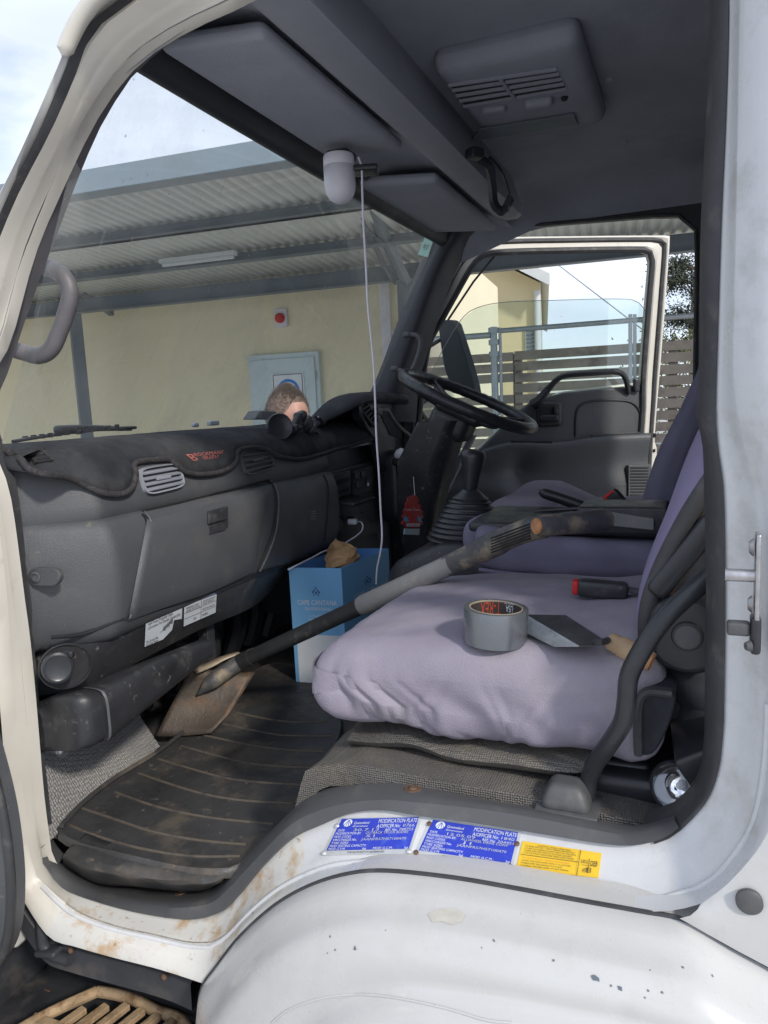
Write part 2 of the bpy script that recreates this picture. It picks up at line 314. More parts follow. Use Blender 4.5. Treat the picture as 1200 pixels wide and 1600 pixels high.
        if parent is not None: o.parent=parent; o.location=c-WP[parent]
        else: o.location=c
        WP[o]=c
        if bevel: b=o.modifiers.new('bevel','BEVEL'); b.width=bevel; b.segments=bseg; b.limit_method='ANGLE'; b.angle_limit=rad(35)
        if solid: b=o.modifiers.new('solid','SOLIDIFY'); b.thickness=solid; b.offset=kw.get('soff',0)
        if sub: b=o.modifiers.new('sub','SUBSURF'); b.levels=sub; b.render_levels=sub
        if label: o['label']=label
        return o
def tag(o,label=None,cat=None,group=None,kind=None):
    if label: o['label']=label
    if cat: o['category']=cat
    if group: o['group']=group
    if kind: o['kind']=kind
    return o
def empty(name,loc,**k):
    o=bpy.data.objects.new(name,None); SC.collection.objects.link(o); o.location=V(loc); o.empty_display_size=.1; WP[o]=V(loc); return tag(o,**k)
def cr(pts,n,closed=False):
    """Catmull-Rom through pts, n samples evenly by arc length"""
    P=[V(p) for p in pts]; k=len(P); D=[]
    for i in range(k-1):
        a=P[max(i-1,0)]; b=P[i]; c=P[i+1]; d=P[min(i+2,k-1)]
        for t in range(12):
            t/=12; D.append(.5*((2*b)+(c-a)*t+(2*a-5*b+4*c-d)*t*t+(3*b-a-3*c+d)*t**3))
    D.append(P[-1]); s=[0]
    for a,b in zip(D,D[1:]): s.append(s[-1]+(b-a).length)
    out=[]; j=0
    for i in range(n):
        q=s[-1]*i/(n-1)
        while j<len(s)-2 and s[j+1]<q: j+=1
        w=(q-s[j])/max(s[j+1]-s[j],1e-9); out.append(D[j].lerp(D[j+1],min(1,max(0,w))))
    return out
def rows_smooth(rows,m):
    cols=list(zip(*rows)); cc=[cr(c,m) for c in cols]; return [list(r) for r in zip(*cc)]
def px(pts,Y): return [PY(x,y,Y) for x,y in pts]
def pxX(pts,X): return [PX(x,y,X) for x,y in pts]
def pxZ(pts,Z): return [PZ(x,y,Z) for x,y in pts]
def nz(p,s,seed=0): return noise.noise(V(p)*s+V((seed,seed*2.3,-seed)))
def rot(axis,a): return Matrix.Rotation(rad(a),3,axis)
def cyl(mb,a,b,r,n=20): a=V(a); b=V(b); return mb.lathe([(r,0),(r,(b-a).length)],a,b-a,n)
# ================================================================ SURROUNDINGS
gm=MB(); gm.grid([[V((x,y,0)) for y in (-60,-4,3,12,400)] for x in (-300,-8,8,300)])
tag(gm.build('ground','asphalt',smooth=0),kind='structure')
# ---- long beige building
bl=empty('beige_building',EV(-4,6.6,0),label='long beige rendered building behind the carport and the standing man',cat='building')
WT=6.5
m=MB(); m.box(EV(-7.3,WT+2,1.6),(11.4,4,3.2),rot('Z',5)); m.build('wall','beige',bl,bevel=.01)
m=MB(); x0=PP(603,500,EV(0,WT-.05,0),EN); s0=(x0-E0).dot(E1)
cyl(m,EV(s0,WT-.06,0),EV(s0,WT-.06,2.75),.045); m.box(EV(s0,WT-.04,1.2),(.12,.04,.04),rot('Z',5)); m.box(EV(s0,WT-.04,2.3),(.12,.04,.04),rot('Z',5)); m.build('downpipe','wplastic',bl)
def onW(x,y,t): 
    p=PP(x,y,EV(0,t,0),EN); return (p-E0).dot(E1),p.z
# alarm
sa,za=onW(441,497,WT)
m=MB(); m.box(EV(sa,WT-.02,za),(.12,.04,.17),rot('Z',5)); a=m.build('alarm_box','wplastic',bl,bevel=.01)
m=MB(); m.lathe([(.045,0),(.045,.03),(.03,.05),(.01,.055)],EV(sa,WT-.04,za-.005),-EN,20); m.build('alarm_lamp','red',a)
# cabinet
s1,z1=onW(391,556,WT); s2,z2=onW(501,549,WT); zc=(z1+z2)/2
m=MB(); m.box(EV((s1+s2)/2,WT-.03,zc-.6),((s2-s1),.06,1.2),rot('Z',5)); c=m.build('meter_cabinet','cab',bl,bevel=.006)
m=MB(); m.box(EV((s1+s2)/2,WT-.07,zc-.62),((s2-s1)-.08,.02,1.14),rot('Z',5)); m.build('cabinet_door','cab',c,bevel=.004)
m=MB(); 
for dz in (.22,.9): m=MB(); cyl(m,EV(s2-.035,WT-.085,zc-dz-.04),EV(s2-.035,WT-.085,zc-dz+.04),.008,10); m.build('hinge','steel',c)

# sign with blue mandatory disc
a0,b0=onW(424,586,WT-.09); a1,b1=onW(474,583,WT-.09); w=a1-a0; cx=(a0+a1)/2
m=MB(); m.box(EV(cx,WT-.086,b0-w*.68),(w,.008,w*1.4),rot('Z',5))
m.mi=1
def ring(mb,r0,r1,cz,a0=0,a1=360,t=WT-.092,n=28):
    vs=[];fs=[]
    for i in range(n+1):
        q=rad(a0+(a1-a0)*i/n)
        vs.append(EV(cx+r0*math.cos(q),t,cz+r0*math.sin(q))); vs.append(EV(cx+r1*math.cos(q),t,cz+r1*math.sin(q)))
    for i in range(n): fs.append((2*i,2*i+1,2*i+3,2*i+2))
    mb.add(vs,fs)
ring(m,w*.28,w*.36,b0-w*.5); ring(m,0,.001,b0)
ring(m,w*.0,w*.19,b0-w*.52,10,170)
ring(m,w*.0,w*.16,b0-w*.62,-170,-10)
m.mi=2
for q in ((0,w*.008,w),(0,-w*1.33,w)): m.box(EV(cx,WT-.0915,b0-w*.02+q[1]),(w*.9,.002,.006),rot('Z',5))
for sg in (-1,1): m.box(EV(cx+sg*w*.45,WT-.0915,b0-w*.68),(.006,.002,w*1.3),rot('Z',5))
m.build('sign_panel',['cwhite','signblue','ink'],c)
# ---- carport
cp=empty('carport',EV(-2,4.8,0),label='blue grey steel carport with corrugated zinc roof over the yard',cat='carport')
S0,S1=-9.5,3.2
def zr(t): return 2.93-(t-3.5)*.055     # underside of sheet
rows=[]; n=int((S1-S0)/.0095)
for t in (3.45,6.49):
    rows.append([EV(S0+i*.0095,t,zr(t)+.010*math.sin(2*math.pi*i*.0095/.076)+.0035*math.sin(6*math.pi*i*.0095/.076)) for i in range(n)])
m=MB(); m.grid(rows); m.build('roof_sheet','corr',cp,smooth=60,solid=.002,norecalc=1)
for t,h in ((4.32,.065),(5.12,.065),(5.95,.13)):
    m=MB(); m.bar(EV(S0,t,zr(t)-.02-h/2),EV(S1,t,zr(t)-.02-h/2),.05,h); m.bar(EV(S0,t-.02,zr(t)-.02-h+.004),EV(S1,t-.02,zr(t)-.02-h+.004),.09,.008); m.build('purlin','navysteel',cp,smooth=0)
m=MB(); m.bar(EV(S0,3.42,2.88),EV(S1,3.42,2.88),.03,.11); m.bar(EV(S0,3.46,2.825),EV(S1,3.46,2.825),.10,.006); m.build('gutter_fascia','fascia',cp,smooth=0)
for s in (-4.8,-1.62,2.3):
    m=MB(); z=zr(5.95)-.17; m.box(EV(s,5.85,z/2),(.105,.105,z),rot('Z',52)); m.build('post','navysteel',cp,smooth=0,bevel=.006)
    if s>0: m=MB(); m.bar(EV(s,3.5,2.80),EV(s,5.9,2.665),.06,.11); m.build('rafter','navysteel',cp,smooth=0)
ba=PP(634,440,EV(0,5.85,0),EN); bb=PP(556,283,EV(0,4.3,0),EN)
m=MB(); m.bar(ba,bb+V((0,0,.03)),.09,.05,up=(0,1,0)); m.bar(ba+E1*-.10,bb+E1*-.10+V((0,0,.03)),.05,.02,up=(0,1,0)); m.build('brace','navysteel',cp,smooth=0)
m=MB(); m.bar(PP(128,452,EV(0,5.8,0),EN),PP(174,488,EV(0,6.4,0),EN),.05,.07); m.build('brace','navysteel',cp,smooth=0)
sA,zA=onW(255,415,4.95); sB,zB=onW(365,405,4.95)
m=MB(); m.tube([EV(sA,4.95,2.765),EV(sB,4.95,2.765)],.016); m.box(EV((sA+sB)/2,4.95,2.79),(sB-sA+.04,.05,.03),rot('Z',5)); m.build('tube_light','louvre',cp)
# ---- gable building
gb=empty('gable_building',EV(-2.5,13,0),label='cream building with a gable roof and wall louvre beyond the slat fence',cat='building')
GT=12.0
def onG(x,y): p=PP(x,y,EV(0,GT,0),EN); return (p-E0).dot(E1),p.z
sr,zr0=onG(845,455); GD=ray(850,560); GD.z=0; GD.normalize()
m=MB(); pk=sr-4.2
m.plate([EV(sr,GT,0),EV(sr,GT,3.42),EV(pk,GT,3.42+4.2*.58),EV(pk-4.2,GT,3.42),EV(pk-4.2,GT,0)],GD*8); m.build('wall','gable',gb,smooth=0)
m=MB(); sl_=.95
for sg in (1,-1):
    ex=4.2+.16
    A=EV(pk,GT-.35,3.5+4.2*.58); B=EV(pk+sg*ex,GT-.35,3.5+4.2*.58-ex*.585)
    m.plate([A,B,B+V((0,0,.09)),A+V((0,0,.09))],GD*8.7)
rf=m.build('roof','louvre',gb,smooth=0)
m=MB()
for sg in (1,-1):
    ex=4.2+.17
    A=EV(pk,GT-.37,3.44+4.2*.58); B=EV(pk+sg*ex,GT-.37,3.44+4.2*.58-ex*.585); m.plate([A,B,B+V((0,0,.17)),A+V((0,0,.17))],-EN*.025)
m.build('bargeboard','louvre',rf,smooth=0)
sl1,zl1=onG(829,515); sl2,zl2=onG(838,545)
m=MB(); w=.26; 
m.box(EV(sl1+.05,GT-.02,(zl1+zl2)/2),(w,.05,zl1-zl2+.1),rot('Z',5)); lv=m.build('louvre_frame','louvre',gb,smooth=0)
m=MB()
for i in range(6): m.box(EV(sl1+.05,GT-.055,zl1-.02-(zl1-zl2)*i/5),(w*.85,.02,.035),rot('Z',5))
m.build('slat','navysteel',lv,smooth=0)
m=MB(); cyl(m,EV(sr-.05,GT-.08,0),EV(sr-.05,GT-.08,3.3),.05); m.build('downpipe','louvre',gb)
# ---- slat fence
FT=5.4
fn=empty('slat_fence',EV(0,FT,0),label='weathered horizontal timber slat fence beyond the open driver door',cat='fence')
z=1.995; k=0
while z>.1:
    for (sa_,sb_) in ((-1.55,-.72),(-.72,1.7),(1.7,3.4)):
        if (k,sa_) in ((3,-1.55),): continue
        m=MB(); j=random.uniform(-.004,.004); m.bar(EV(sa_+.004,FT+random.uniform(0,.006),z+j-.032),EV(sb_-.004,FT+random.uniform(0,.006),z-.032+random.uniform(-.005,.005)),.018,.062)
        if sa_==-.72 or sa_==-1.55: pass
        if k==0 and sa_==-1.55: SL=[]
        SL.append(m)
    z-=.0765; k+=1
mm=MB()
for q in SL: mm.add(q.v,q.f)
mm.build('slat_boards','timber',fn,smooth=0)
for s in (-.70,.34,1.72):
    m=MB(); m.bar(EV(s,FT+.045,0),EV(s,FT+.045,1.98),.06,.05,up=(0,1,0)); m.build('post','timber',fn,smooth=0)
# ---- galvanised rail
gr=empty('pipe_rail',EV(0,FT-.25,0),label='galvanised pipe railing with clamps standing in front of the slat fence',cat='railing')
RT=FT-.2
def onR(x,y): p=PP(x,y,EV(0,RT,0),EN); return (p-E0).dot(E1),p.z
s_a,z_a=onR(680,529); s_b,z_b=onR(762,524); s_c,z_c=onR(782,521); s_d,z_d=onR(985,497); s_e,z_e=onR(1085,489)
m=MB(); cyl(m,EV(s_a-.1,RT,z_b),EV(s_b+.02,RT,z_b),.021); m.build('rail','steel',gr)
m=MB(); cyl(m,EV(s_c,RT,(z_c+z_d)/2),EV(s_e+2,RT,(z_c+z_d)/2+.01),.017); m.build('rail','steel',gr)
for x,r,zt in ((771,.024,511),(781,.011,512),(985,.013,491),(992,.011,491)):
    s_,z_=onR(x,zt); m=MB(); cyl(m,EV(s_,RT,0),EV(s_,RT,z_),r); 
    if r>.02:
        for dz in (.01,.09,.17,.8): m.lathe([(r+.012,0),(r+.012,.035)],EV(s_,RT,z_-dz-.03),(0,0,1),16)
    m.build('post','steel',gr)
m=MB(); s_,z_=onR(998,500); m.tube(cr([EV(s_,RT,z_),EV(s_+.05,RT,z_-.05),EV(s_+.06,RT,z_-.12),EV(s_+.01,RT,z_-.17)],10),.005,8); m.build('wire_loop','steel',gr)
# ---- overhead wire
m=MB(); P0=PP(880,420,EV(0,14,0),EN); P1=PP(1030,535,EV(0,9,0),EN); d=(P0-P1)
m.tube([P1-d*.15,P1,P0,P0+d*1.2],.008,6); tag(m.build('overhead_wire','navysteel'),'thin dark service wire slanting down across the sky behind the fence','wire')
# ---- tree
def tree(base,h,r,label,seed,nl=5200):
    random.seed(seed); t=empty('gum_tree',base,label=label,cat='tree',group='gum trees beyond the fence'); b=V(base)
    m=MB(); tips=[]
    m.tube([b,b+V((.1,0,h*.3)),b+V((-.1,.1,h*.6)),b+V((.05,0,h*.92))],[.22,.17,.1,.03],8)
    for i in range(16):
        z=h*random.uniform(.3,.9); a=random.uniform(0,6.28); l=r*random.uniform(.5,1.05)*(1.1-.5*z/h); s=b+V((0,0,z)); e=s+V((math.cos(a)*l,math.sin(a)*l,l*random.uniform(.15,.6)))
        mid=s.lerp(e,.5)+V((0,0,.1)); m.tube([s,mid,e],[.06,.035,.012],6); tips+=[(mid,.45),(e,.75),(s.lerp(e,.78),.6)]
    tips.append((b+V((0,0,h)),.7)); m.build('trunk','bark',t)
    m=MB()
    for i in range(nl):
        c,rr=random.choice(tips); q=V((random.gauss(0,1),random.gauss(0,1),random.gauss(0,.75)))*rr*.42; p=c+q
        u=V((random.uniform(-1,1),random.uniform(-1,1),random.uniform(-1.3,.3))).normalized(); w=u.orthogonal().normalized(); s=random.uniform(.03,.07)
        m.add([p-w*s*.5,p+u*s*1.6,p+w*s*.5,p-u*s*.5],[(0,1,2,3)])
    m.build('crown','leaf',t,smooth=0,norecalc=1); return t
tree(EV(2.35,27,0),6.4,1.55,'tall dark gum tree rising behind the fence at the rear of the driver door',3,20000)
tree(EV(3.6,24,0),5.4,1.6,'gum tree farther right, mostly hidden by the cab pillar',5,7000)
m=MB(); cyl(m,EV(2.05,22.5,0),EV(2.05,22.5,7),.05); tag(m.build('light_pole','steel'),'slim pale pole standing in front of the gum trees','pole')
m=MB(); random.seed(11); b=EV(2.3,22,0)
for i in range(5000):
    p=b+V((random.gauss(0,1.0),random.gauss(0,.5),abs(random.gauss(1.7,.7)))); u=V((random.uniform(-1,1),random.uniform(-1,1),random.uniform(-.3,1))).normalized(); w=u.orthogonal().normalized(); s=.07
    m.add([p-w*s*.5,p+u*s,p+w*s*.5,p-u*s*.5],[(0,1,2,3)])
bs=empty('yellow_green_bush',b,label='yellow green bush low behind the slat fence under the gum tree',cat='bush')
G['leafy']=M('yellow_leaves',(.09,.10,.03),.7,var=.3,vs=3)
m.build('foliage','leafy',bs,smooth=0,norecalc=1)
m=MB(); cyl(m,b,b+V((0,0,2)),.06,8); m.build('stem','bark',bs)
# ---- person
import bmesh
hc=CAM+ray(449,640)*3.25; HX,HY=hc.x,hc.y
pe=empty('person',V((HX,HY,0)),label='man with short brown hair standing beyond the windscreen, head top above the dashboard',cat='person')
# faces toward image right and slightly away
fd=(E1*.85-EN*.5).normalized(); sd=V((0,0,1)).cross(fd)   # fd forward, sd = his left
def Pb(f,l,z): return V((HX,HY,0))+fd*f+sd*l+V((0,0,z))
HT=PP(450,609,V((HX,HY,0)),_f).z
sc=HT/1.80
J={'pel':(0,0,.98,.15),'ab':(0,0,1.14,.14),'ch':(0,0,1.34,.16),'nk0':(-.01,0,1.5,.065),'nk1':(.0,0,1.575,.058)}
me=bpy.data.meshes.new('person'); vs=[];rs=[];es=[]
def av(f,l,z,r,par=None):
    vs.append(Pb(f,l,z*sc)); rs.append(r); i=len(vs)-1
    if par is not None: es.append((par,i))
    return i
pel=av(0,0,.98,.15); ab=av(0,0,1.14,.14,pel); ch=av(0,0,1.34,.16,ab); nk=av(-.01,0,1.49,.065,ch); nk2=av(0,0,1.58,.058,nk)
for sg in (-1,1):
    a=av(0,.18*sg,1.42,.065,ch); e=av(-.02,.24*sg,1.15,.048,a); w=av(.12,.24*sg,.95,.032,e); h=av(.17,.23*sg,.89,.028,w)
    for k,(dz,dl) in enumerate(((-.07,-.03),(-.085,-.01),(-.08,.012),(-.065,.03))):
        f1=av(.19,.23*sg+dl,.87,.010,h); f2=av(.22,.23*sg+dl,.87+dz,.008,f1)
    t1=av(.19,.19*sg,.86,.011,h); av(.23,.18*sg,.84,.009,t1)
    hp=av(0,.10*sg,.90,.095,pel); kn=av(.03,.11*sg,.50,.062,hp); an=av(0,.12*sg,.09,.042,kn); ft=av(.14,.13*sg,.045,.04,an)
me.from_pydata([tuple(v-V((HX,HY,0))) for v in vs],es,[])
bo=bpy.data.objects.new('body',me); SC.collection.objects.link(bo)
sk=bo.modifiers.new('skin','SKIN'); 
for i,r in enumerate(rs): me.skin_vertices[0].data[i].radius=(r,r)
me.skin_vertices[0].data[0].use_root=True
su=bo.modifiers.new('s','SUBSURF'); su.levels=su.render_levels=1
dg=bpy.context.evaluated_depsgraph_get(); bm2=bpy.data.meshes.new_from_object(bo.evaluated_get(dg)); bpy.data.objects.remove(bo)
B=MB(); B.v=[V(v.co)+V((HX,HY,0)) for v in bm2.vertices]; B.f=[tuple(p.vertices) for p in bm2.polygons]
def mi_of(f):
    z=sum(B.v[i].z for i in f)/len(f)/sc; l=abs(sum((B.v[i]-V((HX,HY,0))).dot(sd) for i in f)/len(f))
    if z>1.50: return 0
    if z<.07: return 2
    if l>.19 and z<1.1: return 0
    if z<.97: return 2
    return 1
B.m=[mi_of(f) for f in B.f]
# head joined to the same mesh
def headpt(u,v):
    # u azimuth 0=face, v polar
    x=1.12*math.sin(v)*math.cos(u); y=1.08*math.sin(v)*math.sin(u); z=math.cos(v)
    f=x*(.098 if x>0 else .102); l=y*.077; zz=z*.125
    if z<0 and x>0: l*=1-.25*(-z); f*=1-.08*(-z)
    if z<0 and x<0: f*=1-.45*(-z)
    az=abs((u+math.pi)%(2*math.pi)-math.pi)
    nose=math.exp(-(az/.16)**2)*math.exp(-((z+.22)/.2)**2)*.022
    brow=math.exp(-(az/.5)**2)*math.exp(-((z-.1)/.08)**2)*.006
    eye=-math.exp(-((az-.34)/.14)**2)*math.exp(-((z+.02)/.08)**2)*.008
    lip=math.exp(-(az/.22)**2)*math.exp(-((z+.58)/.06)**2)*.006
    return Pb(f+nose+brow+eye+lip,l,HT-.128+zz)
rows=[[headpt(2*math.pi*i/40,max(.02,math.pi*j/28)) for i in range(40)] for j in range(29)]
B.mi=0; B.grid(rows,closed=True)
for sg in (-1,1): B.rbox(Pb(-.005,.08*sg,HT-.135),(.045,.018,.062),.009,3,R=Matrix((fd,sd,V((0,0,1)))).transposed())
B.build('body',['skin','shirt','trouser'],pe,smooth=60,norecalc=1)
m=MB(); rows=[]
for j in range(0,16):
    r=[]
    for i in range(40):
        u=2*math.pi*i/40; az=abs((u+math.pi)%(2*math.pi)-math.pi)
        lim=1.02+ .80*min(1,max(0,(az-.45)/.9))+.12*noise.noise(V((u*6,1,2))) ; v=lim*j/15+.01
        p=headpt(u,v); c=Pb(0,0,HT-.128); d=(p-c).normalized(); r.append(p+d*(.003+.003*nz(p,60))*(1 if j<15 else .1))
    rows.append(r)
m.grid(rows,closed=True); m.mi=1
for i in range(6500):
    j=random.uniform(0,14.5); u=random.uniform(0,6.28); az=abs((u+math.pi)%(2*math.pi)-math.pi); v=(1.02+.80*min(1,max(0,(az-.45)/.9)))*j/15+.02
    p=headpt(u,v); d=((p-Pb(0,0,HT-.128)).normalized()+V((random.gauss(0,.35),random.gauss(0,.35),random.gauss(0,.2)))).normalized()
    w=d.orthogonal().normalized()*.0009; m.add([p-w,p+w,p+d*random.uniform(.010,.018+.02*max(0,1-v/1.2))],[(0,1,2)])
G['stub']=M('cropped_hair',(.27,.185,.145),.8,var=.25,vs=50); m.build('hair',['stub','hair'],pe,smooth=60,norecalc=1)
# ================================================================ THE TRUCK
TK=empty('truck',V((-.5,.8,0)),label='white cab of a light truck with both doors open, muddy and well used inside',cat='truck')
def seg(rs,n=22,Y=None,smooth=True):
    out=[]
    for s in rs:
        c=cr([PY(x,y,yy) for x,y,yy in s],n); out+=c if not out else c[1:]
    return out
def ringY(segs,ys):
    """segs list of pixel lists; ys depth per segment (start,end)"""
    out=[]
    for s,(ya,yb) in zip(segs,ys):
        k=len(s)-1; c=cr([PY(x,y,ya+(yb-ya)*i/k) for i,(x,y) in enumerate(s)],22); out+=c if not out else c[1:]
    return out
r0=[[(1110,-50),(1110,0),(1105,150),(1095,350),(1092,575),(1087,650)],
 [(1087,650),(1098,700),(1101,800),(1103,900),(1101,1160)],
 [(1101,1160),(1095,1210),(1080,1245),(1052,1272)],
 [(1052,1272),(1000,1288),(950,1284),(850,1262),(750,1245),(650,1224),(600,1218)],
 [(600,1218),(530,1228),(480,1247),(450,1272),(400,1322),(350,1372),(325,1392)],
 [(325,1392),(250,1400),(160,1385),(105,1350),(78,1320)],
 [(78,1320),(70,1250),(62,1180),(45,1000),(25,800),(10,725),(-5,690)],
 [(-5,690),(-18,650),(-10,610),(0,590),(30,500),(60,415),(85,350),(115,270),(150,190),(190,125),(212,100),(265,55),(350,12),(425,-15)]]
r1=[[(1137,-50),(1137,50),(1132,200),(1125,350),(1117,600),(1116,640)],
 [(1116,640),(1120,700),(1128,760),(1130,850),(1130,1000),(1128,1130)],
 [(1128,1130),(1120,1200),(1100,1250),(1062,1292)],
 [(1062,1292),(1040,1307),(1000,1318),(950,1318),(850,1303),(750,1287),(650,1274),(600,1265)],
 [(600,1265),(550,1270),(500,1290),(455,1312),(410,1355),(375,1397),(345,1425)],
 [(345,1425),(300,1435),(225,1425),(150,1405),(90,1380),(67,1340)],
 [(67,1340),(55,1250),(42,1100),(32,1000),(25,950),(5,800),(-10,740),(-35,690)],
 [(-35,690),(-45,640),(-30,590),(0,535),(30,425),(50,365),(85,285),(125,200),(165,135),(210,85),(270,45),(320,20),(365,0),(440,-40)]]
r2=[[(1158,-50),(1155,100),(1152,300),(1147,560),(1150,620)],
 [(1150,620),(1165,700),(1188,780),(1192,850),(1195,1000),(1195,1100)],
 [(1195,1100),(1190,1200),(1172,1290),(1125,1360),(1090,1385)],
 [(1090,1385),(1030,1403),(950,1406),(850,1393),(750,1370),(650,1350),(600,1345)],
 [(600,1345),(520,1350),(450,1378),(400,1415),(360,1455),(330,1472)],
 [(330,1472),(295,1472),(240,1460),(175,1445),(115,1420),(57,1370)],
 [(57,1370),(38,1300),(28,1200),(18,1100),(5,950),(-15,800),(-30,740),(-55,690)],
 [(-55,690),(-65,640),(-40,560),(-10,480),(0,455),(20,380),(55,300),(100,210),(145,120),(185,70),(240,25),(280,0),(330,-40)]]
r3=[[(1230,-50),(1228,300),(1225,560),(1228,620)],
 [(1228,620),(1240,700),(1245,850),(1240,1000),(1238,1100)],
 [(1238,1100),(1225,1220),(1195,1310),(1140,1378),(1095,1412)],
 [(1095,1412),(1040,1424),(950,1420),(850,1401),(750,1382),(650,1366),(600,1362)],
 [(600,1362),(540,1366),(480,1385),(430,1413),(380,1455),(345,1500),(318,1537)],
 [(318,1537),(250,1515),(180,1497),(120,1480),(75,1463),(32,1400)],
 [(32,1400),(20,1300),(8,1200),(0,1100),(-12,950),(-30,800),(-45,740),(-75,690)],
 [(-75,690),(-85,640),(-60,540),(-30,450),(0,370),(30,300),(80,205),(125,100),(145,50),(210,0),(260,-40)]]
def const(a,n=8): return [(a,a)]*n
R0=ringY(r0,const(.022)); R1=ringY(r1,const(-.012))
R2=ringY(r2,[(-.045,-.045),(-.045,-.05),(-.05,-.05),(-.05,-.05),(-.05,-.05),(-.05,-.045),(-.045,-.035),(-.035,-.035)])
R3=ringY(r3,[(-.075,-.075),(-.075,-.085),(-.085,-.085),(-.085,-.085),(-.085,-.08),(-.08,-.07),(-.07,-.055),(-.055,-.055)])
NR=len(R0); SG=21
def lerpring(A,B,t,bulge=V((0,0,0))): return [a.lerp(b,t)+bulge for a,b in zip(A,B)]
# painted jamb + sill : R1 -> R2 -> R3 (material 0 clean, 1 rusty sill corner, 2 cream pillar)
rows=[]
under=[p+V((0,.02,0)) for p in R1]
q1=lerpring(R1,R2,.5,V((0,.006,0)))
prof=[under,R1,lerpring(R1,R2,.25,V((0,.004,0))),q1,lerpring(R1,R2,.8,V((0,.002,0))),lerpring(R1,R2,.93),R2,lerpring(R2,R3,.12,V((0,-.001,0))),lerpring(R2,R3,.4,V((0,-.006,0))),lerpring(R2,R3,.75,V((0,-.006,0))),R3,[p+V((0,.03,0)) for p in R3]]
m=MB()
for a,(i0,i1,mi) in enumerate(((0,4*SG+8,0),(4*SG+8,6*SG-4,1),(6*SG-4,NR-1,2))):
    m.mi=mi; m.grid([r[i0:i1+1] for r in prof])
# smooth wave under the sill
sill=m.build('door_jamb',['jamb','rusty','cream'],TK,smooth=50,norecalc=1,weld=1)
# crease grooves
m=MB(); m.tube(R2[int(2.2*SG):int(5.9*SG)],.0011,6); m3=MB(); m3.tube(lerpring(R2,R3,.22)[2:2*SG+14],.0009,6); m3.build('body_seam','trim',sill,smooth=80)
m2=MB(); m2.tube([p+V((0,.001,0)) for p in lerpring(R2,R3,.14)[int(2.0*SG):int(6.0*SG)]],.0042,10); m2.build('pressed_bead','jamb',sill,smooth=80)
G['seam']=M('grimy_seam',(.30,.28,.24),.7,var=.4,vs=40); m.build('seam_sealer','seam',sill)
# rubber seal round the opening (not along the kick plate)
def band(i0,i1):
    A=R0[i0:i1]; Bq=R1[i0:i1]; Cq=[a.lerp(b,.05)+V((0,-.002,0)) for a,b in zip(Bq,R2[i0:i1])]
    return [[p+V((0,.012 if i0>6*SG else .03,0)) for p in A],A,[a.lerp(b,.25)+V((0,-.012,0)) for a,b in zip(A,Bq)],[a.lerp(b,.6)+V((0,-.012,0)) for a,b in zip(A,Bq)],[a.lerp(b,.95)+V((0,-.005,0)) for a,b in zip(A,Bq)],Cq]
m=MB(); m.grid(band(0,3*SG+3)); m.build('door_seal','rubber',TK,smooth=70,norecalc=1)
m=MB(); m.grid([[p+V((0,-.02,0)) for p in band(6*SG-2,7*SG+3)[0]]]+band(6*SG-2,7*SG+3)[1:]); m.build('door_seal','rubber',TK,smooth=70,norecalc=1)
m=MB(); m.grid(band(7*SG,NR)); m.build('pillar_trim','ptrim',TK,smooth=70,norecalc=1)
# upper part of the opening beyond the frame
top=cr([R1[0],V((.005,-.012,2.15)),V((-.06,-.012,2.25)),V((-.3,-.012,2.26)),R1[-1]],30)
topi=cr([R0[0],V((-.02,.022,2.13)),V((-.08,.022,2.21)),V((-.3,.022,2.23)),R0[-1]],30)
m=MB(); m.grid([[p+V((0,.03,0)) for p in topi],topi,[a.lerp(b,.5)+V((0,-.012,0)) for a,b in zip(topi,top)],top]); m.build('door_seal','rubber',TK,smooth=70,norecalc=1)
top3=cr([R3[0],V((.09,-.075,2.2)),V((.0,-.065,2.32)),V((-.3,-.055,2.335)),V((-.5,-.055,2.31)),R3[-1]],30)
m=MB(); m.grid([top,[a.lerp(b,.4)+V((0,-.012,0)) for a,b in zip(top,top3)],top3,[p+V((0,.03,.025)) for p in top3]]); m.build('door_jamb','jamb',TK,smooth=70,norecalc=1)
m=MB(); m.grid([[V((x,.03,2.235)) for x in (-.72,-.5,-.3,-.1,.05)],[V((x,.03,2.36)) for x in (-.72,-.5,-.3,-.1,.05)]]); m.build('roof_side_rail','lining',TK,smooth=0)
# kick plate
in_=[(78,1318),(105,1350),(160,1385),(250,1400),(320,1395),(350,1372),(400,1322),(450,1272),(480,1247),(530,1228),(600,1218),(650,1224),(750,1245),(850,1262),(950,1282),(1000,1288),(1050,1272)]
ed=[(70,1330),(97,1362),(155,1395),(250,1411),(325,1406),(357,1383),(400,1338),(450,1287),(490,1263),(540,1249),(600,1243),(650,1246),(750,1256),(850,1272),(940,1291),(985,1297),(1055,1279)]
ou=[(67,1340),(90,1380),(150,1405),(225,1425),(300,1435),(345,1425),(375,1397),(410,1355),(455,1312),(500,1290),(550,1270),(600,1265),(650,1273),(750,1287),(850,1303),(950,1318),(1000,1318),(1040,1307),(1062,1290)]
nk_=90; I=cr(px(in_,.045),nk_); Eg=cr(px(ed,.0),nk_); O=cr(px(ou,-.016),nk_)
I2=[p+V((0,.05,-.004)) for p in I]
I3=[V((p.x,.16,min(p.z,.885))) if p.z<.95 else p+V((0,.05,-.03)) for p in I]
pr=[I3,I2,I,[a.lerp(b,.85)+V((0,0,.002)) for a,b in zip(I,Eg)],[a+V((0,-.002,-.001)) for a in Eg],[a.lerp(b,.15)+V((0,-.006,0)) for a,b in zip(Eg,O)],[a.lerp(b,.9)+V((0,-.006,0)) for a,b in zip(Eg,O)],O,[p+V((0,.01,-.004)) for p in O]]
m=MB(); m.grid(pr); kp=m.build('kick_plate','kick',TK,smooth=28,norecalc=1)
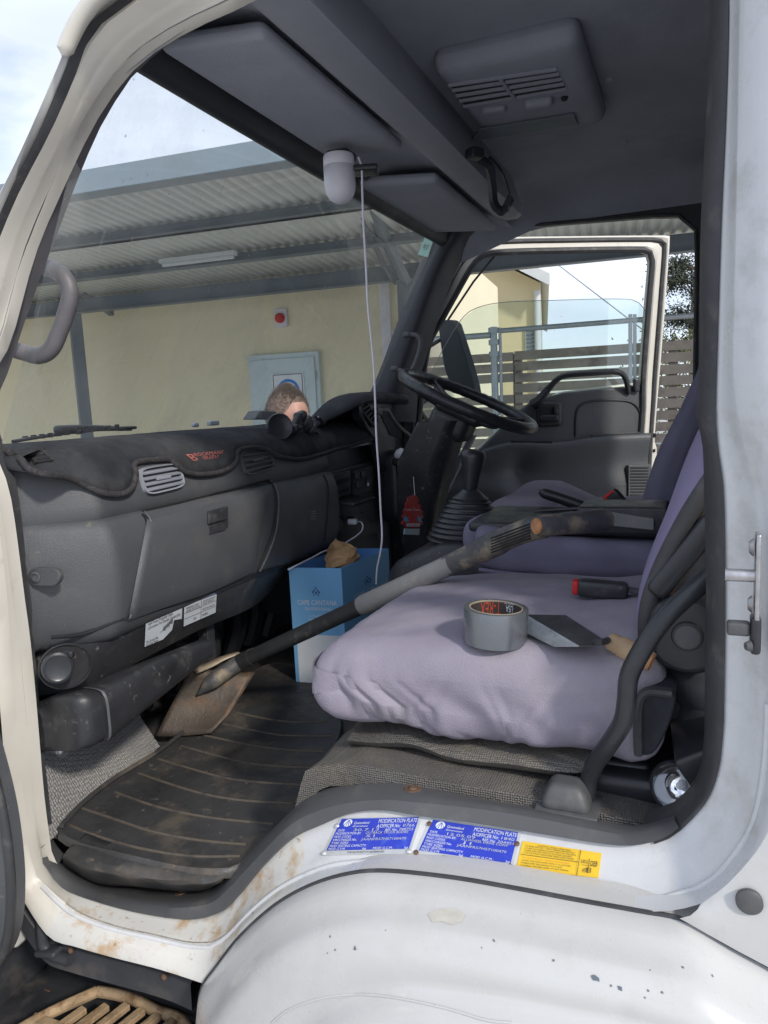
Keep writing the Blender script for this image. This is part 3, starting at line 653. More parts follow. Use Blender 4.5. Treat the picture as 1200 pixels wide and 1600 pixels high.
KPS=((645,1233),(945,1273),(285,1393))
# black weatherstrip + outer pillar skin top left
bs0=R3[6*SG:]; 
so1=[(-60,690),(-80,640),(-75,540),(-55,450),(0,345),(20,300),(65,200),(105,105),(130,55),(190,0),(235,-40)]
so2=[(-100,690),(-120,640),(-110,540),(-70,420),(0,300),(40,220),(92,105),(103,70),(125,22),(150,-5),(200,-60)]
S1=cr(px(so1,-.058),50); S2=cr(px(so2,-.072),50); S0=cr(R3[7*SG:],50)
m=MB(); m.grid([[p+V((0,.02,0)) for p in S0],[p+V((0,-.002,0)) for p in S0],[a.lerp(b,.5)+V((0,-.010,0)) for a,b in zip(S0,S1)],[p+V((0,-.002,0)) for p in S1],[p+V((0,.02,0)) for p in S1]]); m.build('weatherstrip','rubber',TK,smooth=70,norecalc=1)
m=MB(); m.grid([[p+V((0,.03,0)) for p in S1],S1,[a.lerp(b,.5)+V((0,-.008,0)) for a,b in zip(S1,S2)],S2,[p+V((.02,.05,0)) for p in S2]]); m.build('outer_pillar','white',TK,smooth=70,norecalc=1)
m=MB(); m.tube(cr([PY(101,88,-.085),PY(104,72,-.085),PY(128,25,-.085),PY(165,-15,-.085),PY(240,-60,-.085)],24),[.004]+[.011]*22+[.011],10); m.build('rain_gutter','cream',TK)
# outer skin right of the opening and down to the seam
r4=[[(1700,-50),(1700,300),(1700,560),(1700,620)],[(1700,620),(1700,850),(1700,1100)],[(1700,1100),(1700,1400),(1450,1640),(1200,1511),(1140,1479),(1062,1435)]]
R4=ringY(r4,[(-.09,-.09),(-.09,-.1),(-.10,-.094)])
m=MB(); A=R3[:3*SG+1]; A=A[:len(R4)]
m.grid([A,lerpring(A,R4,.15,V((0,-.006,0))),lerpring(A,R4,.5,V((0,-.008,0))),R4]); m.build('side_panel','white',TK,smooth=70,norecalc=1)
c=PY(1171,1410,-.0975); m=MB(); m.lathe([(.0135,-.004),(.0135,.001),(.011,.003),(.0,.0035)],c,(0,-1,.05),24); m.build('rubber_plug','kick',TK)
# fender
f0=[(1480,1680),(1300,1568),(1200,1513),(1140,1481),(1070,1442),(1000,1428),(900,1410),(800,1391),(700,1374),(600,1364),(540,1369),(480,1388),(425,1420),(372,1468),(335,1515),(314,1545),(309,1575),(306,1620),(300,1750)]
f3=[(1480,1900),(1300,1760),(1200,1700),(1140,1660),(1070,1625),(1000,1600),(900,1580),(800,1560),(700,1545),(640,1540),(590,1545),(540,1558),(500,1580),(470,1610),(445,1650),(430,1690),(425,1720),(420,1760),(415,1900)]
nf=90; F0=cr(px(f0,-.088),nf); F3=cr(px(f3,-.175),nf)
def fm(t,y,dz=0): return [a.lerp(b,t)+V((0,y,dz)) for a,b in zip(F0,F3)]
rows=[[p+V((0,.05,0)) for p in F0],F0,fm(.02,-.006),fm(.06,-.014),fm(.22,-.024),fm(.3,-.036),fm(.4,-.038),fm(.65,-.030),fm(.95,-.006),fm(1.0,-.002),fm(1.03,-.002),fm(1.35,.0),fm(2.2,.10),fm(3.2,.2)]
rows=rows[:3]+rows_smooth(rows[3:],40)
m=MB(); m.grid(rows); fd_=m.build('fender','white',TK,smooth=80,norecalc=1)
# raised style line on the fender
_sty=[snap(fd_,x,y,.0) for x,y in ()]
sty=cr([rows[-26][0]]+[PY(x,y,-.19) for x,y in ((380,1640),(415,1600),(450,1575),(500,1558),(560,1553),(620,1557),(700,1574),(775,1600),(850,1635))][0:0]+[rows[-26][1]],4)
m=MB(); m.tube([p+V((0,.004,0)) for p in F0],.0035,8); m.build('panel_gap','rubber',TK)  # dark tube painted in for the shade inside the fender gap
# paint chips on fender (after the style line)
from mathutils.bvhtree import BVHTree
_bt={}
def snap(o,x,y,off=.0008):
    me=o.data; c=WP[o]
    if o.name not in _bt: _bt[o.name]=BVHTree.FromPolygons([V(v.co)+c for v in me.vertices],[tuple(p.vertices) for p in me.polygons])
    bt=_bt[o.name]
    h=bt.ray_cast(CAM,ray(x,y).normalized()); 
    if h[0] is None: return None,None
    n=h[1]; n=n if n.dot(CAM-h[0])>0 else -n
    return h[0]+n*off,n
_q=cr([V((x,y,0)) for x,y in ((425,1598),(450,1578),(500,1560),(555,1554),(610,1558),(690,1574),(760,1594),(800,1598))],50)
_q=[snap(fd_,p.x,p.y,.0003)[0] for p in _q]; _q=[p for p in _q if p is not None]
m=MB(); m.tube(_q,.0016,6); m.build('style_line','white',fd_,smooth=80)
for x,y in KPS:
    c,n=snap(kp,x,y,.0); m=MB(); m.lathe([(.013,0),(.0125,.0012),(.0065,.0016),(.006,.0035),(.003,.0038),(.0025,.0026)],c,n,20); m.build('screw','screw',kp)
random.seed(4)
for x,y,r in ((930,1528,5),(969,1544,3.2),(955,1540,1.6),(865,1501,2),(772,1470,1.8),(753,1481,1.3),(1013,1548,1.6),(1035,1551,1.8),(1067,1512,1.6),(555,1482,3.2),(524,1484,1.6),(512,1489,1.2),(1113,1525,1.5),(1008,1559,1.3),(516,1463,1.8)):
    p,n=snap(fd_,x,y)
    if p is None: continue
    m=MB(); a=n.orthogonal().normalized(); b=n.cross(a); k=9; rr=r*.00072
    m.add([p]+[p+a*math.cos(6.283*i/k)*rr*random.uniform(.5,1.1)+b*math.sin(6.283*i/k)*rr*random.uniform(.6,1.6) for i in range(k)],[(0,1+i,1+(i+1)%k) for i in range(k)]); m.build('paint_chip','navysteel',fd_,smooth=0,norecalc=1)
p=[]
for (x,y) in ((668,1428),(690,1420),(712,1420),(728,1430),(722,1440),(706,1446),(690,1440),(676,1442)):
    q,n=snap(fd_,x,y); p.append(q)
m=MB(); m.add(p,[tuple(range(len(p)))]); G['peel']=M('peeled_clearcoat',(.53,.51,.45),.6,var=.12,vs=40); m.build('peeled_paint','peel',fd_,smooth=0)
# ---- plates on the sill
def quad(pts,Ys): return [PY(x,y,Y) for (x,y),Y in zip(pts,Ys)]
def jambY(x,y):
    p,n=snap(sill,x,y,.0028); return p
def plate_on(pts,name,mats,frame,draw,label=None):
    m=MB()
    def at(u,v,off=0):
        x=(pts[0][0]*(1-u)+pts[1][0]*u)*(1-v)+(pts[3][0]*(1-u)+pts[2][0]*u)*v; y=(pts[0][1]*(1-u)+pts[1][1]*u)*(1-v)+(pts[3][1]*(1-u)+pts[2][1]*u)*v
        p,n=snap(sill,x,y,0); return p+PN*(.0016+off)
    _,n0=snap(sill,*[(pts[0][i]+pts[2][i])/2 for i in (0,1)],0); PN=n0
    NX,NY=16,8
    G1=[[at(i/NX,j/NY,-.0006) for i in range(NX+1)] for j in range(NY+1)]
    m.mi=0; m.shell(G1,-PN*.002)
    if frame:
        m.mi=1; m.grid([[at(.035+.93*i/NX,.02+.12*j/2) for i in range(NX+1)] for j in range(3)]); m.grid([[at(.03+.94*i/NX,.14+.73*j/NY) for i in range(NX+1)] for j in range(NY+1)])
    draw(m,at,at); o=m.build(name,mats,TK,smooth=0,norecalc=1,label=label); return o,at
def drawmod(codes):
    def d(m,Q,at):
        T=lambda s,u,v,w,h,mi=2: m.text(s,Q,u,v,w,h,mi,.0005)
        T('MODIFICATION PLATE',.50,.045,.46,.11); T('A/OFFICER No:',.50,.185,.28,.10); T(codes[0],.81,.19,.14,.08,3)
        T('Queensland',.21,.10,.18,.07); T('Government',.21,.20,.18,.05)
        m.mi=2; k=14; m.add([at(.135,.135,.0005)]+[at(.135+.05*math.cos(6.283*i/k),.135+.10*math.sin(6.283*i/k),.0005) for i in range(k)],[(0,1+i,1+(i+1)%k) for i in range(k)])
        m.mi=1
        for j in range(4): a=-.03+.02*j; m.add([at(.135+a*.2+.0,.06,.0006),at(.14+a*.2,.06,.0006),at(.135+a*1.6+.008,.22,.0006),at(.135+a*1.6,.22,.0006)],[(0,1,2,3)])
        T('DATE:',.06,.30,.08,.065); T(codes[1],.24,.29,.30,.075,3); T('REF. No:',.62,.31,.14,.065); T(codes[2],.78,.30,.17,.075,3)
        T('MODIFICATION BY:',.05,.385,.30,.065); T(codes[3],.40,.375,.50,.07,3)
        T('MOD CODES:',.05,.47,.20,.065); T(codes[4],.42,.46,.10,.07,3)
        T('VIN/CHASSIS No.',.05,.555,.28,.065); T(codes[5],.38,.55,.52,.07,3)
        T('TYRE SIZES:',.05,.64,.20,.065); T('MOD SEATING CAPACITY:',.05,.72,.42,.065); T('MOD G.V.M.',.05,.80,.19,.065); T('kg',.44,.80,.04,.07); T('MOD G.C.M.:',.56,.80,.23,.065); T('kg',.92,.80,.04,.07)
        T('THIS PLATE NOT TO BE REMOVED',.28,.905,.42,.05,4)
    return d
PM=['alu','plate','cwhite','alu','ink']
o,at1=plate_on([(531,1279),(660,1276),(641,1334),(503,1337)],'modification_plate',PM,1,drawmod(('0766','30.7.13','788755','OUTBACK TRUCK BODIES','S1','JAANFR57H57100470')),label='left blue modification plate on the sill')
o2,at2=plate_on([(673,1279),(815,1300),(801,1357),(647,1335)],'modification_plate',PM,1,drawmod(('1840','12.05.09','204451','ALLWHEEL DRIVE CONV','J1','JAANFR57H57100470')),label='right blue modification plate on the sill with rusty rivets')
for at_,o_,pp in ((at2,o2,((.015,.14),(.985,.17+.16),(.015,.94),(.97,.95))),(at1,o,((.02,.2),(.02,.94),(.98,.94)))):
    for u,v in pp:
        m=MB(); m.lathe([(.0034,0),(.0034,.001),(.0018,.0022)],at_(u,v,.0002),(0,-.5,.9),12); m.build('rivet','screw' if o_ is o2 else 'alu',o_)
def drawy(m,Q,at):
    T=lambda s,u,v,w,h,mi=1: m.text(s,Q,u,v,w,h,mi,.0005)
    T('CAUTION  WHEN OPERATING',.2,.05,.42,.05)
    T('TO RAISE THE CAB  1 APPLY PARKING BRAKE FULLY',.05,.12,.62,.05); T('2 TURN THE HANDLE SLOWLY AND PULL THE LEVER',.05,.20,.64,.05); T('3 MAKE SURE THE CAB STAY IS LOCKED SECURELY',.05,.28,.60,.05)
    T('4 DO NOT RUN THE ENGINE WHILE CAB IS TILTED',.05,.36,.62,.05)
    T('TO LOWER THE CAB  1 RELEASE THE STAY LOCK',.05,.54,.58,.06,2); T('2 PUSH THE CAB DOWN UNTIL IT IS LATCHED',.05,.64,.6,.05); T('3 MAKE SURE THE HANDLE IS IN PLACE',.05,.73,.5,.05); T('4 CHECK THE RED MARK IS NOT VISIBLE',.05,.82,.58,.05)
    m.mi=1
    for a,b,c,d in ((.735,.0,.742,.98),(.02,.46,.735,.475),(.86,.28,.866,.85),(.78,.55,.96,.56)): m.add([at(a,b,.0005),at(c,b,.0005),at(c,d,.0005),at(a,d,.0005)],[(0,1,2,3)])
    T('LKU',.77,.34,.08,.14); T('OEB',.88,.34,.09,.2); T('HT',.80,.66,.05,.18); T('EI',.85,.62,.05,.2)
plate_on([(817,1314),(940,1333),(935,1372),(806,1357)],'warning_label',['yellow','ink','orangep'],0,drawy)
# scratched paper patch on jamb, striker, bump stop
Z=V((0,0,1))
c=PY(1183,900,-.07)
m=MB(); m.rbox(c,(.005,.024,.090),.002,4); st=m.build('striker_plate','zinc',TK)
m=MB(); m.tube(cr([c,c+V((-.014,0,0)),c+V((-.030,0,0))],8),.0068,12); m.lathe([(.010,0),(.006,.004)],c+V((-.004,0,.03)),(-1,0,0),12); m.lathe([(.010,0),(.006,.004)],c+V((-.004,0,-.03)),(-1,0,0),12); m.build('striker_pin','zinc',st)
c=PY(1180,990,-.07)
m=MB(); m.rbox(c,(.010,.024,.040),.004,4); bs_=m.build('stop_block','gloss',TK)
m=MB(); m.rbox(c+V((-.016,0,.005)),(.022,.016,.014),.003,3); m.lathe([(.006,0),(.004,.005)],c+V((-.005,-.012,-.01)),(-1,-.4,0),10); m.build('rubber_buffer','kick',bs_)
# open near door edge, front lower left
m=MB(); m.rbox(V((-1.175,-.56,1.25)),(.07,1.0,.95),.03,6); nd=m.build('passenger_door','white',TK)
m=MB(); dseal=cr([PY(-90,900,-.13),PY(-40,1100,-.13),PY(0,1250,-.13),PY(15,1350,-.13),PY(17,1420,-.13),PY(11,1470,-.13),PY(-4,1505,-.13),PY(-35,1535,-.13)],40)
m.tube(dseal,.008,10); m.build('door_seal','rubber',nd)
m=MB(); m.plate([p+V((-.002,0,0)) for p in dseal]+[PY(-120,1530,-.13),PY(-120,1000,-.13)],(-.0,.03,0)); m.build('door_trim','dash',nd)
# step well
m=MB(); top_=cr([PY(x,y,-.03) for x,y in ((20,1370),(35,1405),(75,1460),(120,1478),(250,1512),(305,1533))],40)
lip=[p+V((0,.0,-.03)) for p in top_]; rear=[V((p.x,.10,p.z-.05)) for p in top_]; dn=[V((p.x,.11,.5)) for p in top_]
m.grid([[p+V((0,.05,.05)) for p in top_],[p+V((0,-.012,.003)) for p in top_],[p+V((0,-.014,-.012)) for p in lip],[p+V((0,.02,-.016)) for p in lip],rear,dn])
m.box((-.95,-.1,.47),(1.0,.5,.02)); m.box((-1.3,-.1,.8),(.02,.5,.7)); m.box((-.66,.16,.58),(.02,.1,.4)); sw=m.build('step_well','well',TK,smooth=50,norecalc=1)
for x,y in ((112,1484),(258,1525)):
    m=MB(); m.lathe([(.0055,0),(.0055,.004),(.003,.005)],PY(x,y,-.045),(0,-1,.2),6); m.build('bolt','screw',sw)
m=MB(); m.tube(cr([PY(x,y,-.05) for x,y in ((28,1425),(35,1410),(52,1405),(62,1420),(66,1450),(68,1475),(80,1490),(110,1500))],24),.010,10); m.rbox(PY(78,1485,-.05),(.05,.03,.012),.005,4,R=rot('Y',-12)); m.build('well_bracket','well',sw)
m=MB(); m.rbox(PY(75,1555,.09),(.02,.01,.024),.008,3); m.build('bolt','screw',sw)
# tread grating
zt=.55
m=MB(); X0,X1,Y0,Y1=-1.10,-.80,-.24,.055
out=[(-1.06,.062),(-1.0,.07),(-.93,.064),(-.82,.03),(-.80,-.24),(-1.16,-.24),(-1.13,-.06)]
nx,ny=7,6
m.tube(cr([V((x,y,zt)) for x,y in out]+[V((out[0][0],out[0][1],zt))],60),.012,8,flat=.8)
for i in range(9):
    x=-1.10+.036*i; 
    a=V((x+.05,.055 if i>1 else .02+.02*i,zt)); b=V((x-.02,-.24,zt)); m.bar(a,b,.017,.012)
for y in (-.03,-.11,-.19): m.bar((-1.13,y,zt-.001),(-.81,y,zt-.001),.02,.012)
m.build('step_tread','grate',TK,smooth=30,bevel=.002)
# under-body, roof skin, rear wall, front, far side
m=MB(); m.box((-.45,.85,.70),(1.5,1.55,.30)); m.box((-.1,.92,.97),(.70,1.38,.22)); m.box((.3,.85,.75),(1.6,.7,.2)); m.build('chassis','dark',TK,smooth=0)
for y in (.05,1.75):
  for x in (-.1,):
    m=MB(); m.lathe([(.22,-.1),(.36,-.1),(.40,-.07),(.40,.07),(.36,.1),(.22,.1)],(x,y,.40),(0,1,0),40); w_=m.build('wheel','rubber',TK); m=MB(); m.lathe([(.21,-.07),(.21,.07)],(x,y,.40),(0,1,0),30); m.build('rim','zinc',w_)
m=MB(); rr=[]
for x,z in ((-.80,2.25),(-.76,2.31),(-.6,2.37),(-.3,2.40),(.1,2.40),(.22,2.36)):
    rr.append([V((x,-.03,z-.07)),V((x,-.015,z-.03)),V((x,.02,z-.01)),V((x,.8,z+.02)),V((x,1.62,z-.01)),V((x,1.70,z-.06)),V((x,1.73,z-.16))])
m.grid(rr); m.build('roof_skin','white',TK,smooth=60,solid=.004)
m=MB(); m.box((.20,.83,1.65),(.02,1.62,1.45)); m.build('rear_wall','dark',TK)
m=MB(); m.box((-1.5,.83,1.15),(.03,1.5,.9)); m.box((-1.40,.83,.80),(.2,1.6,.1)); m.build('front_panel','white',TK,bevel=.02)
# front side wing pieces closing the cab in front of both doors
for y in (-.03,1.69):
    m=MB(); m.box((-1.31,y,1.15),(.36,.03,.9)); m.build('wing_panel','white',TK,bevel=.008)
m=MB(); m.box((-1.32,.004,1.2),(.36,.02,.85)); m.build('inner_liner','dark',TK)
# far side wall with opening
FY=1.66
op=[(700,1200),(655,900),(648,600),(690,455),(712,400),(735,378),(790,357),(950,342),(1050,336),(1078,345),(1088,375),(1086,560),(1084,760),(1080,1000),(1060,1200)]
OP=cr(px(op,FY),60)
def outer(p):
    if p.x<-.8: return V((min(p.x-.1,-1.0),FY,p.z))
    return p
outl=[V((-1.2,FY,.8)),V((-1.15,FY,1.3)),V((-1.13,FY,1.6)),V((-.95,FY,2.0)),V((-.85,FY,2.22)),V((-.6,FY,2.34)),V((-.1,FY,2.36)),V((.2,FY,2.34)),V((.2,FY,1.6)),V((.2,FY,.8))]
OU=cr(outl,60)
m=MB(); m.grid([OU,OP,[p+V((0,.05,0)) for p in OP],[p+V((0,.055,0)) for p in OU]]); m.build('far_side_frame','black',TK,smooth=40,norecalc=1)
m=MB(); m.tube([p+V((0,-.002,0)) for p in OP],.006,8); m.build('door_seal','rubber',TK)
# ---- far A pillar trim (between windscreen and door opening)
La=[(560,655),(590,598),(620,520),(645,450),(665,400),(680,372),(700,352)]
Lb=[(650,660),(655,600),(672,540),(700,455),(722,405),(742,378),(780,352)]
A=[PY(x,y,Y) for (x,y),Y in zip(La,(1.55,1.55,1.56,1.57,1.575,1.58,1.55))]; Bq=px(Lb,1.655)
A=cr(A,30); Bq=cr(Bq,30); Md=[a.lerp(b,.45)+V((.02,-.045,0)) for a,b in zip(A,Bq)]
m=MB(); m.grid(rows_smooth([A,Md,Bq],9)); m.grid([[p+V((-.03,.04,0)) for p in A],A]); m.build('pillar_trim','pillar',TK,smooth=80,norecalc=1)
m=MB(); pth=cr([PY(x,y,1.55) for x,y in ((636,523),(650,524),(657,532),(655,550),(647,572),(640,582),(628,580),(617,576))],26); m.tube(pth,.009,10,flat=.8); m.rbox(pth[0],(.03,.02,.02),.008,3); m.rbox(pth[-1],(.03,.02,.02),.008,3); m.build('grab_handle','kick',TK)
# near grab handle
pth=cr([PY(x,y,.055) for x,y in ((30,402),(55,411),(80,420),(97,430),(107,445),(109,465),(103,490),(93,518),(83,541),(72,552),(57,556),(38,551),(0,540))],44)
m=MB(); m.tube(pth,.0142,18,flat=.9,upv=(1,0,0)); m.build('grab_handle','ptrim',TK,smooth=80)
# windscreen
def ws(y,t): 
    u=(y-.8)/.78; b=V((-1.10-.14*(1-u*u),y,1.585)); h=V((-.785-.05*(1-u*u),y,2.19)); return b.lerp(h,t)
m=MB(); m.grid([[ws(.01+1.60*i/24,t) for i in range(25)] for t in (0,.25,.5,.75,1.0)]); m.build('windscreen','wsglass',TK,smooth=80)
m=MB(); hp=[ws(.0+1.62*i/24,1.0) for i in range(25)]
hp=[V((-.785-.01*(1-((p.y-.8)/.8)**2),p.y,2.19)) for p in hp]
m.grid([[p+V((-.02,0,.04)) for p in hp],[p+V((-.012,0,-.012)) for p in hp],[p+V((.004,0,-.016)) for p in hp],[p+V((.02,0,-.005)) for p in hp],[p+V((.03,0,.05)) for p in hp]]); m.build('header_seal','pillar',TK,smooth=60)
m=MB(); q=[PY(665,368,1.56),PY(677,374,1.565),PY(668,402,1.565),PY(653,398,1.56)]; m.plate(q,(.001,-.001,0)); m.mi=1; m.text('WJ 07',tuple(q),.2,.35,.6,.3,1,.002); m.build('windscreen_sticker',['mint','ink'],TK,smooth=0)
# roof lining
def rl(x,y):
    e=min(y-.0,1.66-y); side=max(0,1-e/.13); fr=max(0,min(1,(-.46-x)/.32)); rr_=max(0,(x-.05)/.12)
    return 2.318-.10*side**2-.10*fr-.12*rr_**2
xs=[-.80,-.76,-.70,-.62,-.54,-.46,-.4,-.3,-.2,-.1,0,.05,.09,.13,.17,.19]; ys=[-.0,.01,.03,.06,.09,.13,.3,.6,.9,1.2,1.5,1.53,1.57,1.60,1.63,1.66]
m=MB(); m.grid([[V((x,y,rl(x,y))) for y in ys] for x in xs]); rl_=m.build('roof_lining','lining',TK,smooth=80)
for x,y in ((952,125),(975,222)):
    c=PZ(x,y,2.316); m=MB(); m.lathe([(.010,0),(.009,.004),(.004,.007)],c+V((0,0,.002)),(0,0,-1),16); m.build('trim_clip','lining',rl_)
# roof beam
m=MB(); sec=[(-.50,2.235),(-.488,2.14),(-.478,2.118),(-.462,2.112),(-.43,2.113),(-.418,2.122),(-.418,2.15),(-.435,2.20),(-.445,2.235)]
ysb=[-.01,.2,.5,.8,1.05,1.12,1.145]; rr=[]
for y in ysb:
    f=1 if y<1.06 else (.9 if y<1.13 else .6); c=(-.455,2.2); rr.append([V((1.143*(c[0]+(x-c[0])*f),max(.0,(y+.9)*1.143-.9) if y>0 else -.0,1.65+1.143*(c[1]+(z-c[1])*f-1.65))) for x,z in sec])
m.grid(rr); m.add(rr[-1],[tuple(range(len(sec)))]); m.build('overhead_rail','trim',TK,smooth=45,norecalc=1)
# visors
for X0,X1,Y0,Y1,hx in ((-.748,-.565,.085,.635,0),(-.782,-.57,.87,1.46,1)):
    m=MB(); m.rbox(V(((X0+X1)/2,(Y0+Y1)/2,2.196)),(X1-X0,Y1-Y0,.026),.013,10,R=rot('Y',6),fn=lambda p:p+V((0,0,.0))); v_=m.build('sun_visor','lining' if hx else 'lining',TK,smooth=80)
    m=MB(); cyl(m,V((X0+.03,Y1-.02 if not hx else Y0-.02,2.21)),V((X0+.03,Y1+.05 if not hx else Y0+.05,2.21)),.006,10); m.rbox(V((X0+.03,Y1+.05 if not hx else Y0-.03,2.212)),(.03,.03,.03),.008,3); m.build('visor_pivot','gloss',v_)
# headliner panel between visors and rail
m=MB(); m.grid([[V((x,y,z)) for y in (.0,.4,.8,1.2,1.6)] for x,z in ((-.79,2.212),(-.68,2.234),(-.61,2.226),(-.55,2.205))]); m.build('header_panel','lining',TK,smooth=80)
# roof vent unit
m=MB(); c0=PZ(838,150,2.27)
cx,cy=-.353,.775
m.rbox(V((-.333,cy,2.302)),(.277,.455,.056),.027,12); vu=m.build('roof_vent_unit','lining',TK,smooth=80)
def slot(mb,quad_): mb.add(quad_,[(0,1,2,3)])
zb=2.2735
ZV=zb
vq=[PZ(x,y,ZV) for x,y in ((702,131),(868,106),(884,138),(726,165))]
m=MB(); m.add([p+V((0,0,-.0006)) for p in vq],[(0,1,2,3)]); m.build('vent_recess','dark',vu,smooth=0,norecalc=1)
def vl(u,v): return (vq[0]*(1-u)+vq[1]*u)*(1-v)+(vq[3]*(1-u)+vq[2]*u)*v
m=MB()
for v in (.0,.22,.46,.70,.97): m.bar(vl(-.01,v)+V((0,0,-.003)),vl(1.01,v)+V((0,0,-.003)),.0055,.006)
m.bar(vl(.49,0)+V((0,0,-.004)),vl(.51,1)+V((0,0,-.004)),.006,.006); m.build('vent_slat','lining',vu,smooth=0)
m=MB(); m.rbox(PZ(842,160,ZV-.004),(.058,.030,.022),.01,5,R=rot('Z',6)); m.build('knob','lining',vu)
m=MB(); m.rbox(PZ(772,172,ZV-.003),(.05,.026,.014),.006,5,R=rot('Z',6)); m.build('knob','lining',vu)
m=MB(); m.lathe([(.008,0),(.006,.006)],PZ(882,152,ZV),(0,0,-1),14); m.build('switch','dark',vu)
m=MB(); m.plate([PZ(x,y,ZV-.001) for x,y in ((748,200),(897,176),(903,192),(735,218))],(0,0,-.005)); m.build('map_lamp','navysteel',vu,smooth=0,bevel=.001)
# CB mic bracket + curly cord
m=MB(); a=PY(742,240,.80); m.rbox(a+V((.0,0,0)),(.03,.035,.022),.005,4,R=rot('Z',-35)); mc=m.build('microphone_clip','gloss',TK)
base=cr([PY(748,248,.84),PY(765,262,.86),PY(770,290,.88),PY(772,318,.89),PY(785,330,.91),PY(797,310,.94)],260); pts=[]
for i,p in enumerate(base):
    t=(base[min(i+1,259)]-base[max(i-1,0)]).normalized(); a_=t.orthogonal().normalized(); b_=t.cross(a_); q=i*1.25; pts.append(p+(a_*math.cos(q)+b_*math.sin(q))*.0085)
m=MB(); m.tube(pts,.0028,6); m.tube(cr([PY(797,310,.94),PY(790,285,.92),PY(780,262,.90),PY(765,246,.86)],16),.0035,8); m.build('coiled_cord','gloss',mc)
# side mirror
m=MB(); MY=2.02
m.plate(cr([PY(x,y,MY) for x,y in ((685,515),(688,504),(697,499),(707,502),(714,515),(742,612),(725,616),(705,600),(694,575),(685,515))],30)[:-1],(.02,.03,0)); sm=m.build('door_mirror','pillar',TK,smooth=40,bevel=.004)
m=MB(); m.tube([PY(640,560,1.85),PY(690,530,MY+.02)],.008,8); m.tube([PY(645,640,1.85),PY(705,600,MY+.02)],.008,8); m.build('mirror_arm','gloss',sm)
# wipers
wp_=empty('wiper',V((0,0,0))); bpy.data.objects.remove(wp_)
def wip(pts,r,name='wiper'):
    m=MB(); m.tube(cr([PX(x,y,X) for x,y,X in pts],30),r,8); return m
m=wip([(20,690,-1.30),(60,683,-1.31),(110,676,-1.32),(160,670,-1.33),(212,668,-1.34)],.004)
for i in range(12):
    x=40+13*i; y=688-i*1.75; p=PX(x,y,-1.31); m.box(p+V((0,0,.004)),(.004,.012,.010))
wpr=m.build('wiper','gloss',TK)
m=wip([(95,672,-1.32),(110,668,-1.33),(150,668,-1.33),(190,670,-1.335)],.006); m.rbox(PX(102,671,-1.32),(.03,.05,.02),.008,4); m.build('wiper_arm','gloss',wpr)
m=wip([(120,677,-1.33),(150,672,-1.33),(205,671,-1.35)],.0035); m.build('wiper','gloss',TK)
m=MB(); m.box(PX(305,664,-1.30),(.012,.022,.012)); m.box(PX(333,661,-1.30),(.015,.045,.014)); m.build('cowl_clip','steel',TK,bevel=.003)
m=MB(); p=PX(420,650,-1.33); m.plate([PX(398,655,-1.33),PX(407,642,-1.33),PX(416,641,-1.33),PX(432,643,-1.33),PX(440,655,-1.33)],(-.05,0,0)); m.build('cowl_cover','kick',TK,bevel=.004)
# ================================================================ CAB INTERIOR
# floor
m=MB(); m.grid([[V((x,y,.893)) for y in (.02,.4,.8,1.2,1.64)] for x in (-1.42,-1.1,-.8,-.5)]); m.build('cab_floor','mat',TK,smooth=0)
# toe board (pale textured vinyl) and dark well beside it
m=MB(); b0=PZ(50,1338,.895); b1=PZ(250,1166,.895); t0=PX(35,1120,-1.19); t1=PX(196,1085,-1.27)
rows=[[a.lerp(b,i/10)+V((0,0,0)) for i in range(11)] for a,b in ((b0,b1),(b0.lerp(t0,.15)+V((-.004,0,0)),b1.lerp(t1,.15)),(b0.lerp(t0,.6),b1.lerp(t1,.6)),(t0,t1))]
m.shell(rows_smooth(rows,8),(-.03,.012,0)); tb=m.build('toe_board','toe',TK,smooth=60)
m=MB(); p=PX(93,1172,-1.16); m.lathe([(.018,0),(.018,.004)],p,(1,-.3,.2),16); m.lathe([(.009,0),(.009,.008),(.005,.010)],p+V((.004,0,0)),(1,-.3,.2),6); m.build('bolt','zinc',tb)
m=MB(); m.box((-1.45,.83,1.2),(.02,1.6,.8)); m.box((-1.40,1.0,1.02),(.1,1.2,.3)); m.build('firewall','dark',TK)
m=MB(); random.seed(2)
for i in range(7): 
    y=.5+.1*i; m.tube(cr([V((-1.33,y,1.2)),V((-1.28,y+.05,1.05)),V((-1.3,y+.02,.92))],10),random.uniform(.01,.03),8)
m.rbox((-1.22,.62,1.06),(.14,.14,.12),.03,4); m.lathe([(.08,0),(.085,.04),(.05,.07)],(-1.3,.75,1.08),(1,0,0),20); m.build('heater_hoses','gloss',TK)
m=MB()
for k in range(6): m.tube([PX(432+2*k*.2,885+0*k,-1.2)+V((0,0,-.0-.028*k)),PX(452,885,-1.2)+V((0,0.01,-.028*k))],.014,8)
m.build('air_duct','black',TK)
# bracket beside the kick well
m=MB(); m.box(PX(322,985,-1.08),(.03,.03,.22)); m.box(PX(300,1030,-1.12),(.05,.05,.10)); m.build('support_bracket','black',TK,bevel=.003)
